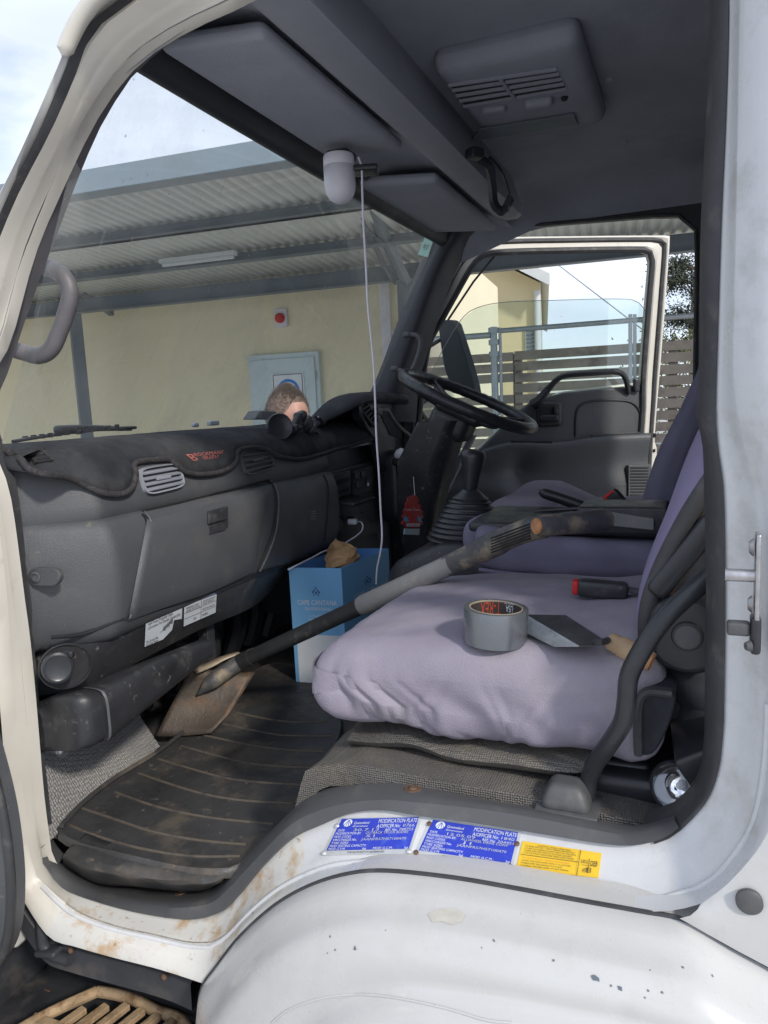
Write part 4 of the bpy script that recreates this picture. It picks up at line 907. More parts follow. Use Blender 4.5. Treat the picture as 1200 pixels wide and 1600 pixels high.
# raised floor hump with ribbed vinyl
nl=PZ(478,1262,.895)
FH=lambda y:-.74+.115*math.exp(-((y-.02)/.16)**2)
rows=[[V((FH(y)+d_*(.25+.75*min(1,y/.3)),y,z)) for y in (.045,.1,.15,.2,.3,.4,.62)] for d_,z in ((0,.88),(.045,.92),(.11,.99),(.17,1.06),(.22,1.10))]+[[V((-.49,y,1.114)) for y in (.04,.1,.15,.2,.3,.4,.62)],[V((-.45,y,1.122)) for y in (.035,.2,.4,.62)],[V((-.2,y,1.116)) for y in (.035,.2,.4,.62)],[V((.0,y,1.10)) for y in (.035,.2,.4,.62)],[V((.20,y,1.10)) for y in (.035,.2,.4,.62)]]
rows=[cr(r,14) for r in rows]; rows=rows_smooth(rows,40)
rows=[[p+V((0,0,.004*nz(p,9))) for p in r] for r in rows]
m=MB(); m.shell(rows,(.02,0,-.03)); m.build('seat_riser','vinyl',TK,smooth=70)
# wrinkled edge of vinyl under the seat
def wr(a): return cr([PY(x,y,Y) for x,y,Y in a],60)
u=wr([(545,1148,.11),(580,1152,.10),(640,1152,.095),(700,1172,.09),(760,1180,.085),(840,1190,.08),(900,1196,.08),(925,1192,.085)])
d=[p+V((0,-.009,-.007+.002*math.sin(i*.33))) for i,p in enumerate(u)]; e=[p+V((0,.01,-.020)) for p in u]
m=MB(); m.grid(rows_smooth([[p+V((0,.08,.01)) for p in u],u,d,e],10)); m.build('seat_skirt','vinyl',TK,smooth=80,solid=.004)
# engine tunnel / console under gear lever
m=MB(); m.rbox((-.50,.95,1.12),(.40,.46,.40),.05,8,fn=lambda p:p+V((0,0,-.35*max(0,-.55-p.x)))); m.build('engine_cover','black',TK,smooth=80)
m=MB(); m.rbox((-.1,.98,1.15),(.45,1.1,.25),.03,5); m.build('seat_box','black',TK)
# ---- dashboard
PR=[(-1.34,1.592),(-1.22,1.604),(-1.10,1.602),(-1.045,1.588),(-1.012,1.556),(-.998,1.515),(-.994,1.478),(-1.000,1.470),(-.984,1.462),(-.970,1.42),(-.966,1.36),(-.972,1.30),(-.99,1.252),(-1.03,1.238),(-1.2,1.232)]
PRs=cr([V((x,0,z)) for x,z in PR],60)
def dX(z):
    best=None
    for a,b in zip(PRs[18:],PRs[19:]):
        if (a.z-z)*(b.z-z)<=0 and a.z!=b.z: return a.x+(b.x-a.x)*(z-a.z)/(b.z-a.z)
    return -1.0
def endoff(y): 
    t=max(0,min(1,(.135-y)/.105)); return -.11*t**1.3*(1-.12*max(0,1-t))
def DP(x,y,off=0):
    X=-.985
    for i in range(12):
        p=PX(x,y,X); X=dX(p.z)+endoff(p.y)+off
    return PX(x,y,X)
m=MB(); ysd=[.03,.045,.06,.08,.10,.12,.13,.14,.16,.2,.25,.4,.6,.8,1.0,1.05]
prof_=[p for p in PRs]
m.grid([[V((p.x+endoff(y)*(1 if p.x>-1.1 else max(0,1-(-1.1-p.x)/.15)),y,p.z-(.012 if y<.04 else 0))) for p in prof_] for y in ysd])
e=[V((p.x+endoff(.03)*(1 if p.x>-1.1 else max(0,1-(-1.1-p.x)/.15)),.03,p.z-.012)) for p in prof_]; m.add(e+[V((-1.34,.03,1.232))],[tuple(range(len(e)+1))])
DB=m.build('dashboard','dash',TK,smooth=50,norecalc=1)
# centre + driver part of the dash: top, column, stack surround
m=MB(); 
m.grid([[V((p.x,y,p.z)) for p in prof_[:26]] for y in (1.05,1.3,1.5,1.64)])
m.box((-1.2,1.35,1.27),(.3,.6,.5)); m.build('dash_centre','gloss',TK,smooth=50,norecalc=1)
# glovebox lid, left blank panel, centre cover as rounded proud panels on the dash face
def panel(topc,botc,off,name,mat,n=24,mrows=10,lab=None,parent=None,th=.006):
    T=cr([V((x,y,0)) for x,y in topc],n); B_=cr([V((x,y,0)) for x,y in botc],n); rows=[]
    for j in range(mrows):
        t=j/(mrows-1); r=[]
        for i in range(n):
            q=T[i].lerp(B_[i],t); o=off if (0<j<mrows-1 and 0<i<n-1) else off-th
            r.append(DP(q.x,q.y,o))
        rows.append(r)
    m=MB(); m.grid(rows); return m.build(name,mat,parent or DB,smooth=60,norecalc=1,label=lab)
gl=panel([(230,812),(300,795),(360,778),(421,757)],[(200,970),(262,948),(330,925),(398,893)],.010,'glovebox_lid','dash',30,14)
# pull the panel edge gaps dark
def dline(pts,r,name,mat,off=.004,parent=None,n=40):
    m=MB(); m.tube([DP(p.x,p.y,off) for p in cr([V((x,y,0)) for x,y in pts],n)],r,6); return m.build(name,mat,parent or DB,smooth=60)
dline([(222,803),(229,815),(231,850),(225,885),(212,925),(196,968)],.0028,'panel_gap','dark',.001)
dline([(222,799),(280,786),(340,770),(420,750)],.0026,'panel_gap','dark',.001)
dline([(418,752),(427,762),(430,790),(425,830),(412,865),(401,895)],.0022,'panel_gap','dark',.001)
dline([(425,751),(433,766),(436,790),(431,832),(418,868),(406,893)],.0032,'panel_rim','dash',.004)
dline([(226,800),(236,815),(238,850),(232,888),(218,928),(203,966)],.0030,'panel_rim','dash',.004)
dline([(80,996),(130,990),(195,966),(300,936),(400,895),(455,878),(505,856)],.0035,'panel_gap','dark',-.0015)
# latch
def quadD(pts,off): return [DP(x,y,off) for x,y in pts]
m=MB(); q=quadD([(325,799),(357,790),(357,823),(352,829),(327,836)],.0125); m.plate(q,(-.008,0,0)); lt=m.build('latch_recess','black',gl,smooth=0,bevel=.002)
m=MB(); q=quadD([(327,800),(355,792),(354,812),(327,819)],.017); m.plate(q,(-.006,0,0)); m.build('latch','black',gl,smooth=0,bevel=.002)
# end plate with screw
m=MB(); k=28; ctr=(68,902); pts=[]
for i in range(k):
    q=6.283*i/k; x=math.cos(q); y=math.sin(q); ex=12*(1 if x>0 else -1); pts.append((68+ex+13*x,902+14*y))
def EP(x,y,off=0): return PY(x,y,.026-off)
pts2=[EP(x,y,-.001) for x,y in pts]; m.plate(pts2,(0,.01,0)); ep=m.build('end_plate','dash',DB,smooth=0,bevel=.0015)
m=MB(); m.lathe([(.0095,0),(.0095,.003),(.006,.004),(.006,.001),(.002,.001)],EP(57,901,-.001),(0.2,-1,0),20); m.build('screw','kick',ep)
dline([(505,742),(512,760),(511,800),(507,845)],.003,'panel_gap','dark',.001)
m=MB()
for k in range(4): m.tube([DP(486,800+4*k,.001),DP(494,798+4*k,.001)],.0008,5)
m.build('moulded_mark','trim',DB)
# air vents
def vent(pts,n,name,nv=0,Xo=.004,fin='dash'):
    """pts: TL,TR,BR,BL pixel corners"""
    Q=[DP(x,y,Xo) for x,y in pts]; nr=V((1,0,0))
    m=MB()
    def at(u,v,o=0): return (Q[0]*(1-u)+Q[1]*u)*(1-v)+(Q[3]*(1-u)+Q[2]*u)*v+nr*o
    k=40; ro=[];ri=[];rc=[];rb=[]
    def sq(i,s):
        q=6.283*i/k; x=math.cos(q); y=math.sin(q); e=5; r=(abs(x)**e+abs(y)**e)**(-1/e); return .5+.5*x*r*s,.5+.5*y*r*s
    for i in range(k+1):
        ro.append(at(*sq(i,1.0),-.004)); rc.append(at(*sq(i,.98),.005)); ri.append(at(*sq(i,.90),.004)); rb.append(at(*sq(i,.88),-.02))
    m.grid([ro,rc,ri,rb]); v=m.build(name,fin,DB,smooth=45,norecalc=1)
    m=MB(); b=[at(*sq(i,.9),-.018) for i in range(k)]; m.add(b,[tuple(range(k))]); m.build('vent_cavity','dark',v,smooth=0,norecalc=1)
    m=MB()
    for j in range(1,n+1):
        t=j/(n+1); e=.06+.10*abs(t-.5)**2; a=at(e,t,.001); b=at(1-e,t,.001); m.bar(a,b,.013,.0032,up=(.25,0,1))
    m.build('vent_slats',fin,v,smooth=0)
    m=MB()
    for j in range(1,nv+1):
        t=j/(nv+1); m.bar(at(t,.08,-.009),at(t,.92,-.009),.010,.002,up=(0,1,0))
    if nv: m.rbox(at(.5,.48,.004),(.006,.045,.008),.003,4); m.build('vent_fins',fin,v,smooth=0)
vent([(213,732),(279,722),(289,760),(227,775)],4,'air_vent',6,fin='trim')  # paler plastic than the next vent, sunlight put into the colour
vent([(371,704),(420,699),(430,730),(383,745)],4,'air_vent',5,fin='dash')
# lower black panel under the dash
Xl=lambda y:-1.055
tp=[(50,1000,-1.12),(80,998,-1.08),(130,992,-1.03),(195,968,-1.00),(300,938,-1.0),(400,896,-1.0),(455,878,-1.02),(505,856,-1.05)]
bt=[(52,1090,-1.13),(80,1084,-1.10),(140,1074,-1.05),(205,1040,-1.035),(310,985,-1.035),(400,945,-1.04),(455,892,-1.06),(505,868,-1.08)]
T=cr([PX(*p) for p in tp],50); B_=cr([PX(*p) for p in bt],50)
rows=[[p+V((-.05,0,.01)) for p in T],T,[a.lerp(b,.1)+V((.006,0,0)) for a,b in zip(T,B_)],[a.lerp(b,.5)+V((.006,0,0)) for a,b in zip(T,B_)],[a.lerp(b,.9)+V((.002,0,0)) for a,b in zip(T,B_)],B_,[p+V((-.10,0,.01)) for p in B_]]
m=MB(); m.grid(rows); LP=m.build('lower_panel','black',TK,smooth=60,norecalc=1)
_lp=[snap(LP,x,y,0)[0] for x,y in ((215,985),(345,935),(240,1005))]
def LPp(x,y,off=.004):
    n=(_lp[1]-_lp[0]).cross(_lp[2]-_lp[0]).normalized(); n=n if n.dot(CAM-_lp[0])>0 else -n
    return PP(x,y,_lp[0]+n*off,n)
def lerp2(Q,u,v): return (Q[0]*(1-u)+Q[1]*u)*(1-v)+(Q[3]*(1-u)+Q[2]*u)*v
Q=[LPp(228,971),LPp(285,946),LPp(283,968),LPp(226,1011)]
full=[LPp(x,y) for x,y in ((228,971),(285,945),(284,967),(272,969),(269,984),(255,999),(226,1011))]
m=MB(); m.add(full,[tuple(range(7))]); QT=(LPp(228,971),LPp(285,945),LPp(285,985),LPp(226,1011))
m.text('4x4 Front Propeller Shaft',QT,.06,.08,.66,.13,1,.0006); m.text('Lubrication For Double Cardan Joint',QT,.06,.24,.88,.12,1,.0006); m.text('The Grease Nip',QT,.03,.78,.3,.10,1,.0006); m.text('On Drive Flange',QT,.03,.90,.3,.09,1,.0006)
m.mi=1
for i in range(9): u=.46+.03*i; v=.62-.025*i; m.add([lerp2(QT,u,v-.1)+V((.0012,0,0)),lerp2(QT,u+.014,v-.1)+V((.0012,0,0)),lerp2(QT,u+.014,v+.06+.03*(i%3))+V((.0012,0,0)),lerp2(QT,u,v+.06+.03*(i%3))+V((.0012,0,0))],[(0,1,2,3)])
m.add([lerp2(QT,.38,.68)+V((.0012,0,0)),lerp2(QT,.7,.42)+V((.0012,0,0)),lerp2(QT,.7,.44)+V((.0012,0,0)),lerp2(QT,.38,.70)+V((.0012,0,0))],[(0,1,2,3)])
m.build('instruction_sticker',['paper','ink'],LP,smooth=0,norecalc=1,label='torn white instruction sticker')
QB=(LPp(288,939),LPp(339,921),LPp(337,957),LPp(287,979))
m=MB(); m.mi=2; m.add([lerp2(QB,u,v) for u,v in ((0,0),(1,0),(1,.2),(0,.2))],[(0,1,2,3)]); m.mi=0; m.add([lerp2(QB,u,v) for u,v in ((0,.2),(1,.2),(1,1),(0,1))],[(0,1,2,3)])
m.text('CAUTION',QB,.02,.03,.27,.13,3,.0006); m.text('FOR PARKING BRAKE',QB,.32,.03,.62,.13,0,.0006)
m.text('PARKING ONLY',QB,.06,.27,.38,.09,1,.0006); m.text('LEVER POSITION',QB,.06,.38,.4,.08,1,.0006); m.text('USE ON SLOPE TO',QB,.56,.25,.38,.08,1,.0006); m.text('HOLD VEHICLE',QB,.56,.35,.34,.08,1,.0006); m.text('ON',QB,.28,.80,.08,.11,1,.0006); m.text('MUST NOT BE OFF',QB,.56,.58,.38,.08,1,.0006); m.text('PARK',QB,.54,.80,.2,.11,1,.0006)
m.mi=1
for a,b,c_,d in ((.5,.2,.508,1),(0,.48,.5,.495),(.5,.46,1,.472),(0,.70,.5,.712),(.5,.7,1,.712)): m.add([lerp2(QB,a,b)+V((.0012,0,0)),lerp2(QB,c_,b)+V((.0012,0,0)),lerp2(QB,c_,d)+V((.0012,0,0)),lerp2(QB,a,d)+V((.0012,0,0))],[(0,1,2,3)])
m.build('instruction_sticker',['paper','ink','navy','orangep'],LP,smooth=0,norecalc=1,label='white caution sticker with blue heading')
# round socket cap in its recess
c=LPp(100,1042,.0); nrm=V((.75,-.65,.1)).normalized()
m=MB(); k=32; pa=nrm.cross(Z).normalized(); pb=pa.cross(nrm)
rec=[]; 
for rr_,o in ((1.0,.0015),(1.06,.004),(1.12,.0015)):
    rec.append([c+nrm*o+V((0,.004,0))+pa*(.040*rr_*math.cos(6.283*i/k))+pb*(.036*rr_*math.sin(6.283*i/k)) for i in range(k+1)])
m.grid(rec); ca=m.build('socket_surround','black',LP,smooth=60,norecalc=1)
m=MB(); m.add([c+nrm*.0022+pa*(.040*math.cos(6.283*i/k))+pb*(.036*math.sin(6.283*i/k)) for i in range(k)],[tuple(range(k))]); m.build('recess','dark',ca,smooth=0,norecalc=1)
c2=PX(90,1042,c.x+.02); m=MB(); m.lathe([(.026,0),(.027,.006),(.026,.010),(.022,.012),(.019,.0105),(.0,.0105)],c2,nrm,28,flat=.95); m.rbox(c2+pa*-.0+nrm*.006+pb*.02-pa*.02,(.02,.012,.012),.004,3); m.build('socket_cap','gloss',ca)
m=MB(); m.rbox(PX(121,1032,c.x+.012),(.004,.010,.034),.0015,3,R=rot('X',8)); m.lathe([(.006,0),(.004,.006)],PX(130,1027,c.x+.012),nrm,12); m.build('metal_hinge','screw',ca)
# padded grab bar
def elring(c,ax,rx,rz,n=28,p=4.5):
    out=[]
    for i in range(n):
        q=6.283*i/n; x=math.cos(q); z=math.sin(q); r=(abs(x)**p+abs(z)**p)**(-1/p); out.append(c+ax*(x*rx*r)+Z*(z*rz*r))
    return out
path=[(PX(50,1140,-1.10),.8),(PX(64,1138,-1.085),1.05),(PX(100,1130,-1.03),1.06),(PX(140,1116,-1.01),1.0)]
path2=[(PX(147,1117,-1.00),1.02),(PX(200,1083,-.99),1.02),(PX(260,1048,-.99),1.0),(PX(305,1022,-.99),.95),(PX(318,1016,-.99),.85),(PX(324,1014,-.99),.4)]
for pp in (path,path2):
    m=MB(); rows=[]
    cs=cr([p for p,_ in pp],16); fs=[cr([V((s,0,0)) for _,s in pp],16)[i].x for i in range(16)]
    for c_,f in zip(cs,fs): rows.append(elring(c_,V((1,0,0)),.036*f,.049*f))
    m.grid(rows,closed=True); m.add(rows[0],[tuple(range(28))]); m.add(rows[-1],[tuple(range(28))]); m.build('grab_pad','black',TK,smooth=60)
m=MB(); m.grid([elring(PX(143,1117,-1.003),V((1,0,0)),.0375,.0505),elring(PX(147,1116,-1.0),V((1,0,0)),.0375,.0505)],closed=True); m.build('pad_ring','kick',TK,smooth=60)
# ---- radio stack and centre
ST=MB(); 
SX=-1.02
def SP(x,y,o=0): return PX(x,y,SX+o)
def splate(pts,o,th,name,mat,par,bev=.0015):
    m=MB(); m.plate([SP(x,y,o) for x,y in pts],(-th,0,0)); return m.build(name,mat,par,smooth=0,bevel=bev)
sf=splate([(508,740),(590,718),(592,830),(530,850),(508,852)],-.01,.02,'stack_surround','gloss',TK)
splate([(512,745),(548,735),(548,771),(512,783)],.006,.02,'radio','black',sf)
splate([(514,754),(546,745),(546,752),(514,761)],.008,.003,'radio_slot','dark',sf)
splate([(526,767),(546,761),(546,766),(526,773)],.008,.003,'radio_slot','dark',sf)
m=MB(); m.lathe([(.011,0),(.010,.02),(.007,.022)],SP(516,765,.006),(1,0,0),16); m.build('radio_knob','zinc',sf)
splate([(552,735),(584,727),(584,766),(552,775)],.003,.02,'heater_panel','dark',sf)
for x,y in ((560,744),(570,741),(578,752),(562,758)): splate([(x-3,y-4),(x+3,y-5),(x+3,y+3),(x-3,y+4)],.012,.01,'switch','gloss',sf)
m=MB(); m.rbox(SP(575,757,.012),(.006,.010,.012),.002,3); m.build('switch','steel',sf)
m=MB(); m.rbox(SP(550,782,.035),(.09,.16,.012),.004,5,R=rot('Y',4)); m.build('pull_out_tray','gloss',sf)
m=MB(); m.lathe([(.024,0),(.024,.02),(.019,.03)],SP(518,818,.005),(1,-.3,0),20); m.lathe([(.016,.03),(.016,.034)],SP(518,818,.005),(1,-.3,0),20); m.build('lighter_socket','gloss',sf)
m=MB(); m.lathe([(.012,0),(.012,.02),(.009,.022)],SP(545,812,.0),(1,-.2,0),16); m.build('power_socket','black',sf)
# right-hand padded column and small bin
m=MB(); m.rbox(PX(612,760,-.99),(.10,.075,.26),.03,8); m.build('column_side_pad','gloss',TK,smooth=80)
m=MB(); m.rbox(PX(638,745,-.92),(.07,.07,.15),.015,6,R=rot('X',8)); m.rbox(PX(634,720,-.92),(.075,.085,.03),.01,5); m.build('storage_bin','black',TK,smooth=80)
# ---- instrument hood
HY0,HY1=1.13,1.63
m=MB(); rows=[]
hoodp=[(-1.20,1.585),(-1.15,1.595),(-1.115,1.625),(-1.075,1.672),(-1.04,1.69),(-1.0,1.694),(-.955,1.688),(-.94,1.676),(-.95,1.664),(-1.05,1.66)]
hs=cr([V((x,0,z)) for x,z in hoodp],30)
for y,f in ((1.02,.0),(1.07,.16),(1.12,.46),(1.17,.78),(1.23,.97),(1.35,1.03),(1.5,1.02),(1.58,.95),(1.63,.85),(1.655,.7)):
    rows.append([V((p.x if p.x<-1.06 else -1.06+(p.x+1.06)*min(1,f**1.4*1.1),y,1.580+(p.z-1.580)*f)) for p in hs])
rows=rows_smooth(rows,36); m.grid(rows); IH=m.build('instrument_hood','felt',TK,smooth=80,norecalc=1,solid=.006)
m=MB(); e=cr([PX(590,690,-.95),PX(575,670,-.95),PX(563,645,-.95),PX(566,630,-.95),PX(585,622,-.95),PX(620,619,-.95),PX(640,622,-.95),PX(660,645,-.95),PX(672,665,-.95)],40); m.tube(e,.006,8); m.build('hood_trim','gloss',IH)
# binnacle face
Bx=-.99
def BP(x,y,o=0): return PX(x,y,Bx+o)
m=MB(); m.plate([BP(x,y) for x,y in ((560,628),(590,622),(640,624),(676,660),(690,700),(650,740),(600,735),(585,680),(565,655))],(-.03,0,0)); bf=m.build('instrument_binnacle','gloss',TK,smooth=0)
m=MB(); m.plate([BP(x,y,.003) for x,y in ((592,640),(640,636),(655,665),(645,690),(610,680))],(-.004,0,0)); m.build('instrument_lens','dark',bf,smooth=0)
def bvent(pts,n,o=.01):
    Q=[BP(x,y,o) for x,y in pts]; m=MB(); m.plate([lerp2(Q,u,v)+V((-.003,0,0)) for u,v in ((0,0),(1,0),(1,1),(0,1))],(-.006,0,0)); f=m.build('side_vent','dark',bf,smooth=0)
    m=MB()
    for i in range(n+1): t=i/n; m.bar(lerp2(Q,0,t),lerp2(Q,1,t),.006,.0035)
    m.bar(lerp2(Q,0,0),lerp2(Q,0,1),.006,.005); m.bar(lerp2(Q,1,0),lerp2(Q,1,1),.006,.005); m.build('vent_slats','black',f,smooth=0)
bvent([(559,634),(573,629),(590,655),(586,668)],6); bvent([(634,630),(644,629),(666,654),(657,657)],6)
m=MB(); m.tube(cr([BP(596,640,.05),BP(606,641,.06),BP(612,652,.06),BP(625,668,.06),BP(644,685,.06),BP(647,698,.06),BP(646,722,.05)],30),.008,8,flat=.7); m.rbox(BP(590,643,.05),(.02,.045,.025),.006,4); m.build('cable_loom','gloss',bf)
m=MB(); m.rbox(BP(680,660,.05),(.02,.05,.02),.007,4,R=rot('X',-40)); m.build('wiper_stalk','gloss',bf)
m=MB(); pa_=cr([PX(676,655,-.86),PX(690,664,-.84),PX(705,668,-.80)],10); m.tube(pa_,[.013]*4+[.008]*6,10); m.build('indicator_stalk','gloss',TK)
# steering column + wheel
Wc=V((-.62,1.25,1.655)); Wn=V((.43,0,.90)).normalized(); wx=V((.90,0,-.43)).normalized(); wy=V((0,1,0))
SW=empty('steering_wheel',Wc); SW.parent=TK; SW.location=Wc-WP[TK]
m=MB(); pts=[Wc+wx*(.205*math.cos(q))+wy*(.205*math.sin(q)) for q in [6.283*i/120 for i in range(120)]]
m.tube(pts,[.0170+.0008*math.sin(i*2*math.pi/120*40) if 15<i<105 else .0172 for i in range(120)],14,closed=True); m.build('rim','gloss',SW,smooth=80)
m=MB(); hub=Wc-Wn*.035
m.rbox(hub,(.15,.13,.045),.02,6,R=Matrix((wx,wy,Wn)).transposed()); m.build('hub_pad','gloss',SW,smooth=80)
for a in (35,145,215,325):
    q=rad(a); d_=wx*math.cos(q)+wy*math.sin(q); m=MB(); m.tube(cr([hub+d_*.05,hub+d_*.13+Wn*.012,Wc+d_*.20],10),[.017]*3+[.015]*4+[.011]*3,10,flat=.5,upv=Wn); m.build('spoke','gloss',SW,smooth=80)
m=MB(); A0=Wc-Wn*.05; B0=V((-.92,1.25,1.02))
m.rbox(Wc-Wn*.07+V((-.02,0,0)),(.13,.12,.09),.03,6,R=Matrix((wx,wy,Wn)).transposed())
sec=lambda c,w,h:[c+V((x*h,y*w,0)) for x,y in ((-.8,-1),(.6,-1),(1,-.6),(1,.6),(.6,1),(-.8,1))]
rows=[sec(c,w,h) for c,w,h in ((V((-.70,1.25,1.60)),.085,.07),(V((-.76,1.26,1.48)),.09,.085),(V((-.80,1.30,1.34)),.075,.07),(V((-.83,1.34,1.18)),.05,.05),(V((-.86,1.36,1.0)),.045,.04))]
m.grid(rows,closed=True); m.build('steering_column','black',TK,smooth=35,bevel=.01)
m=MB(); m.plate([PY(x,y,1.36) for x,y in ((733,680),(742,680),(700,765),(668,828),(660,822))],(0,.03,0)); m.build('column_support','trim',TK,smooth=0,bevel=.003)
# gear lever
gl0=PY(733,845,.86)
GL=empty('gear_lever',gl0); GL.parent=TK; GL.location=gl0-WP[TK]
top=PY(735,768,.86); pr=[]; H=(top-gl0).length
n=9
for i in range(n):
    t=i/n; r=.105-.062*t**1.1; h=H*t*.86; pr+=[(r,h+.001),(r+.004,h+.004),(r-.006,h+H*.86/n-.003)]
pr+=[(.046,H*.87),(.040,H*.9),(.018,H*1.05),(.012,H*1.09)]
ax=(top-gl0)
m=MB(); m.lathe(pr,gl0,ax,40,flat=.8); m.build('gaiter','gloss',GL,smooth=60)
kt=PY(740,702,.86); kb=PY(735,762,.86); d_=(kt-kb); l=d_.length
m=MB(); m.lathe([(.016,-.01),(.018,0),(.021,l*.3),(.027,l*.6),(.031,l*.82),(.029,l*.93),(.018,l*.99),(.0,l)],kb,d_,28,capb=False); m.build('knob','gloss',GL,smooth=80)
# ---- far (open) driver door
DH=V((-.955,1.70,0)); DA=rad(30); dd=V((math.cos(DA),math.sin(DA),0)); dn=V((math.sin(DA),-math.cos(DA),0))   # dn toward camera
def DD(x,y,o=0): return PP(x,y,DH+dn*o,dn)
DR=empty('driver_door',DH+V((0,0,1))); DR.parent=TK; DR.location=WP[DR]-WP[TK]
fo=[(612,700),(625,640),(645,575),(662,530),(680,480),(700,430),(712,405),(735,383),(767,372),(900,369),(1035,368),(1045,369),(1046,385),(1036,520),(1026,640),(1022,700),(1018,760),(1012,790)]
fi=[(650,700),(655,640),(668,545),(690,500),(712,460),(730,428),(745,407),(775,395),(900,391),(1000,390),(1012,393),(1019,405),(1014,470),(1005,590),(1004,640),(1000,700),(998,760),(990,790)]
a=cr([DD(x,y,.0) for x,y in fo],70); b=cr([DD(x,y,.012) for x,y in fi],70)
def lr(t,o): return [p.lerp(q,t)+dn*o for p,q in zip(a,b)]
m=MB(); m.grid([lr(0,-.04),lr(0,0),lr(.12,.004),lr(.30,-.006),lr(.42,-.006),lr(.5,.006),lr(.8,.010),lr(1,.0),lr(1,-.04)]); m.build('window_frame','cream',DR,smooth=40,norecalc=1)
m=MB(); m.tube(lr(.34,.006),.008,8); m.build('weatherstrip','rubber',DR)
m=MB(); m.tube(lr(1.02,.004),.011,8); m.build('glass_channel','rubber',DR)
m=MB(); m.tube([DD(776,396,-.01),DD(740,440,-.01),DD(700,500,-.01)],.004,8); m.build('glass_channel','rubber',DR)
# glass
g=[(660,640),(668,600),(690,550),(720,500),(745,481),(790,472),(870,469),(960,467),(995,471),(1012,492),(1006,600),(1004,680),(700,720)]
m=MB(); m.plate([DD(x,y,-.012) for x,y in g],-dn*.004); m.build('window_glass','dglass',DR,smooth=0)
m=MB(); m.tube(cr([DD(x,y,-.012) for x,y in g[:10]],40),.0014,6); G['gedge']=M('green_glass_edge',(.30,.42,.38),.25,var=.05); m.build('glass_edge','gedge',DR)
# door skin (outer white) and trim panel
lowz=-1
sk_=[(648,700),(700,735),(754,697),(808,650),(880,612),(1008,596),(1022,640),(1020,680),(1027,700),(1027,760),(1020,800),(1000,840),(980,900),(940,1000),(760,1040),(660,1000),(640,800)]
m=MB(); m.plate([DD(x,y,-.012) for x,y in sk_],-dn*.06); m.build('door_skin','cream',DR,smooth=0,bevel=.006)
# upper trim
def dpl(pts,o,th,name,mat,par,bev=.004,sm=0,n=0):
    P_=[DD(x,y,o) for x,y in pts]
    if n: P_=cr(P_+[P_[0]],n)[:-1]
    m=MB(); m.plate(P_,-dn*th); return m.build(name,mat,par,smooth=sm,bevel=bev)
tr=dpl([(700,738),(754,699),(804,649),(832,627),(880,614),(965,605),(1004,601),(1010,606),(1013,622),(1018,660),(1019,700),(1018,735),(1014,772),(1002,790),(985,830),(940,980),(760,1020),(668,960),(664,800),(672,775)],.012,.03,'trim_panel','dash',DR,.008)
# swelling lower part with ledge
T=cr([DD(x,y,.02) for x,y in ((716,722),(760,700),(798,690),(835,691),(880,690),(920,683),(960,679),(1019,676))],40)
S_=cr([DD(x,y,.055) for x,y in ((716,726),(760,706),(798,696),(835,697),(880,695),(920,689),(960,685),(1017,682))],40)
Bm=cr([DD(x,y,.05) for x,y in ((690,770),(740,765),(790,775),(830,788),(880,780),(920,770),(960,763),(1014,755))],40)
Bl=cr([DD(x,y,.02) for x,y in ((672,800),(740,800),(790,800),(830,800),(880,795),(920,790),(960,785),(1006,780))],40)
mid=[]
for i,(p,q) in enumerate(zip(S_,Bm)):
    t=i/39; dent=.05*math.exp(-((t-.36)/.07)**2); mid.append(p.lerp(q,.5)+dn*(-.014-dent*.6))
m=MB(); m.grid(rows_smooth([[p-dn*.01 for p in T],T,S_,mid,Bm,Bl],26)); m.build('armrest_ledge','dash',DR,smooth=70,norecalc=1)
dpl([(925,683),(1000,679),(1000,675),(925,680)],.045,.012,'ashtray_slot','black',DR,.001)
dpl([(800,691),(863,693),(863,689),(800,688)],.050,.012,'switch_strip','black',DR,.001)
# map pocket lid, speaker grille, oval recess
dpl([(830,790),(862,772),(920,762),(980,755),(981,785),(960,800)],.052,.008,'pocket_lid','dash',DR,.002)
gq=[DD(982,727,.062),DD(1017,726,.062),DD(1013,772,.062),DD(1004,795,.062),DD(982,795,.062)]
m=MB(); m.plate(gq,-dn*.02); sg_=m.build('speaker_grille','dash',DR,smooth=0,bevel=.002)
m=MB(); 
for i in range(13):
    y=731+4.7*i; x1=1013-max(0,i-9)*2.5; m.bar(DD(985,y,.0625),DD(x1,y,.0625),.0035,.0045,up=dn)
m.build('grille_slots','dark',sg_,smooth=0)
rcv=cr([DD(x,y,.013) for x,y in ((899,682),(900,650),(906,634),(925,627),(960,625),(985,628),(998,640),(1003,660),(1004,678))],40)
m=MB(); m.tube(rcv,.0045,8); m.build('recess_edge','black',DR)
m=MB(); m.rbox(DD(858,647,.018),(.10,.035,.095),.02,6,R=Matrix((dd,dn,Z)).transposed()); hr=m.build('handle_surround','black',DR,smooth=80)
m=MB(); m.rbox(DD(857,647,.036),(.075,.012,.06),.014,6,R=Matrix((dd,dn,Z)).transposed()); m.build('handle_recess','dark',hr,smooth=80)
m=MB(); m.rbox(DD(858,653,.044),(.07,.014,.022),.007,5,R=Matrix((dd,dn,Z)).transposed()); m.rbox(DD(868,641,.044),(.014,.014,.03),.005,4,R=Matrix((dd,dn,Z)).transposed()); m.build('inner_handle','gloss',hr,smooth=80)
pb_=cr([DD(x,y,o) for x,y,o in ((832,632,.015),(842,625,.03),(858,606,.045),(872,592,.05),(888,586,.052),(925,583,.055),(960,581,.052),(973,585,.05),(979,597,.04),(982,614,.015))],44)
m=MB(); m.tube(pb_,[.020-.009*min(1,i/10) for i in range(36)]+[.011]*8,12,flat=.9); m.build('pull_bar','gloss',DR,smooth=80)
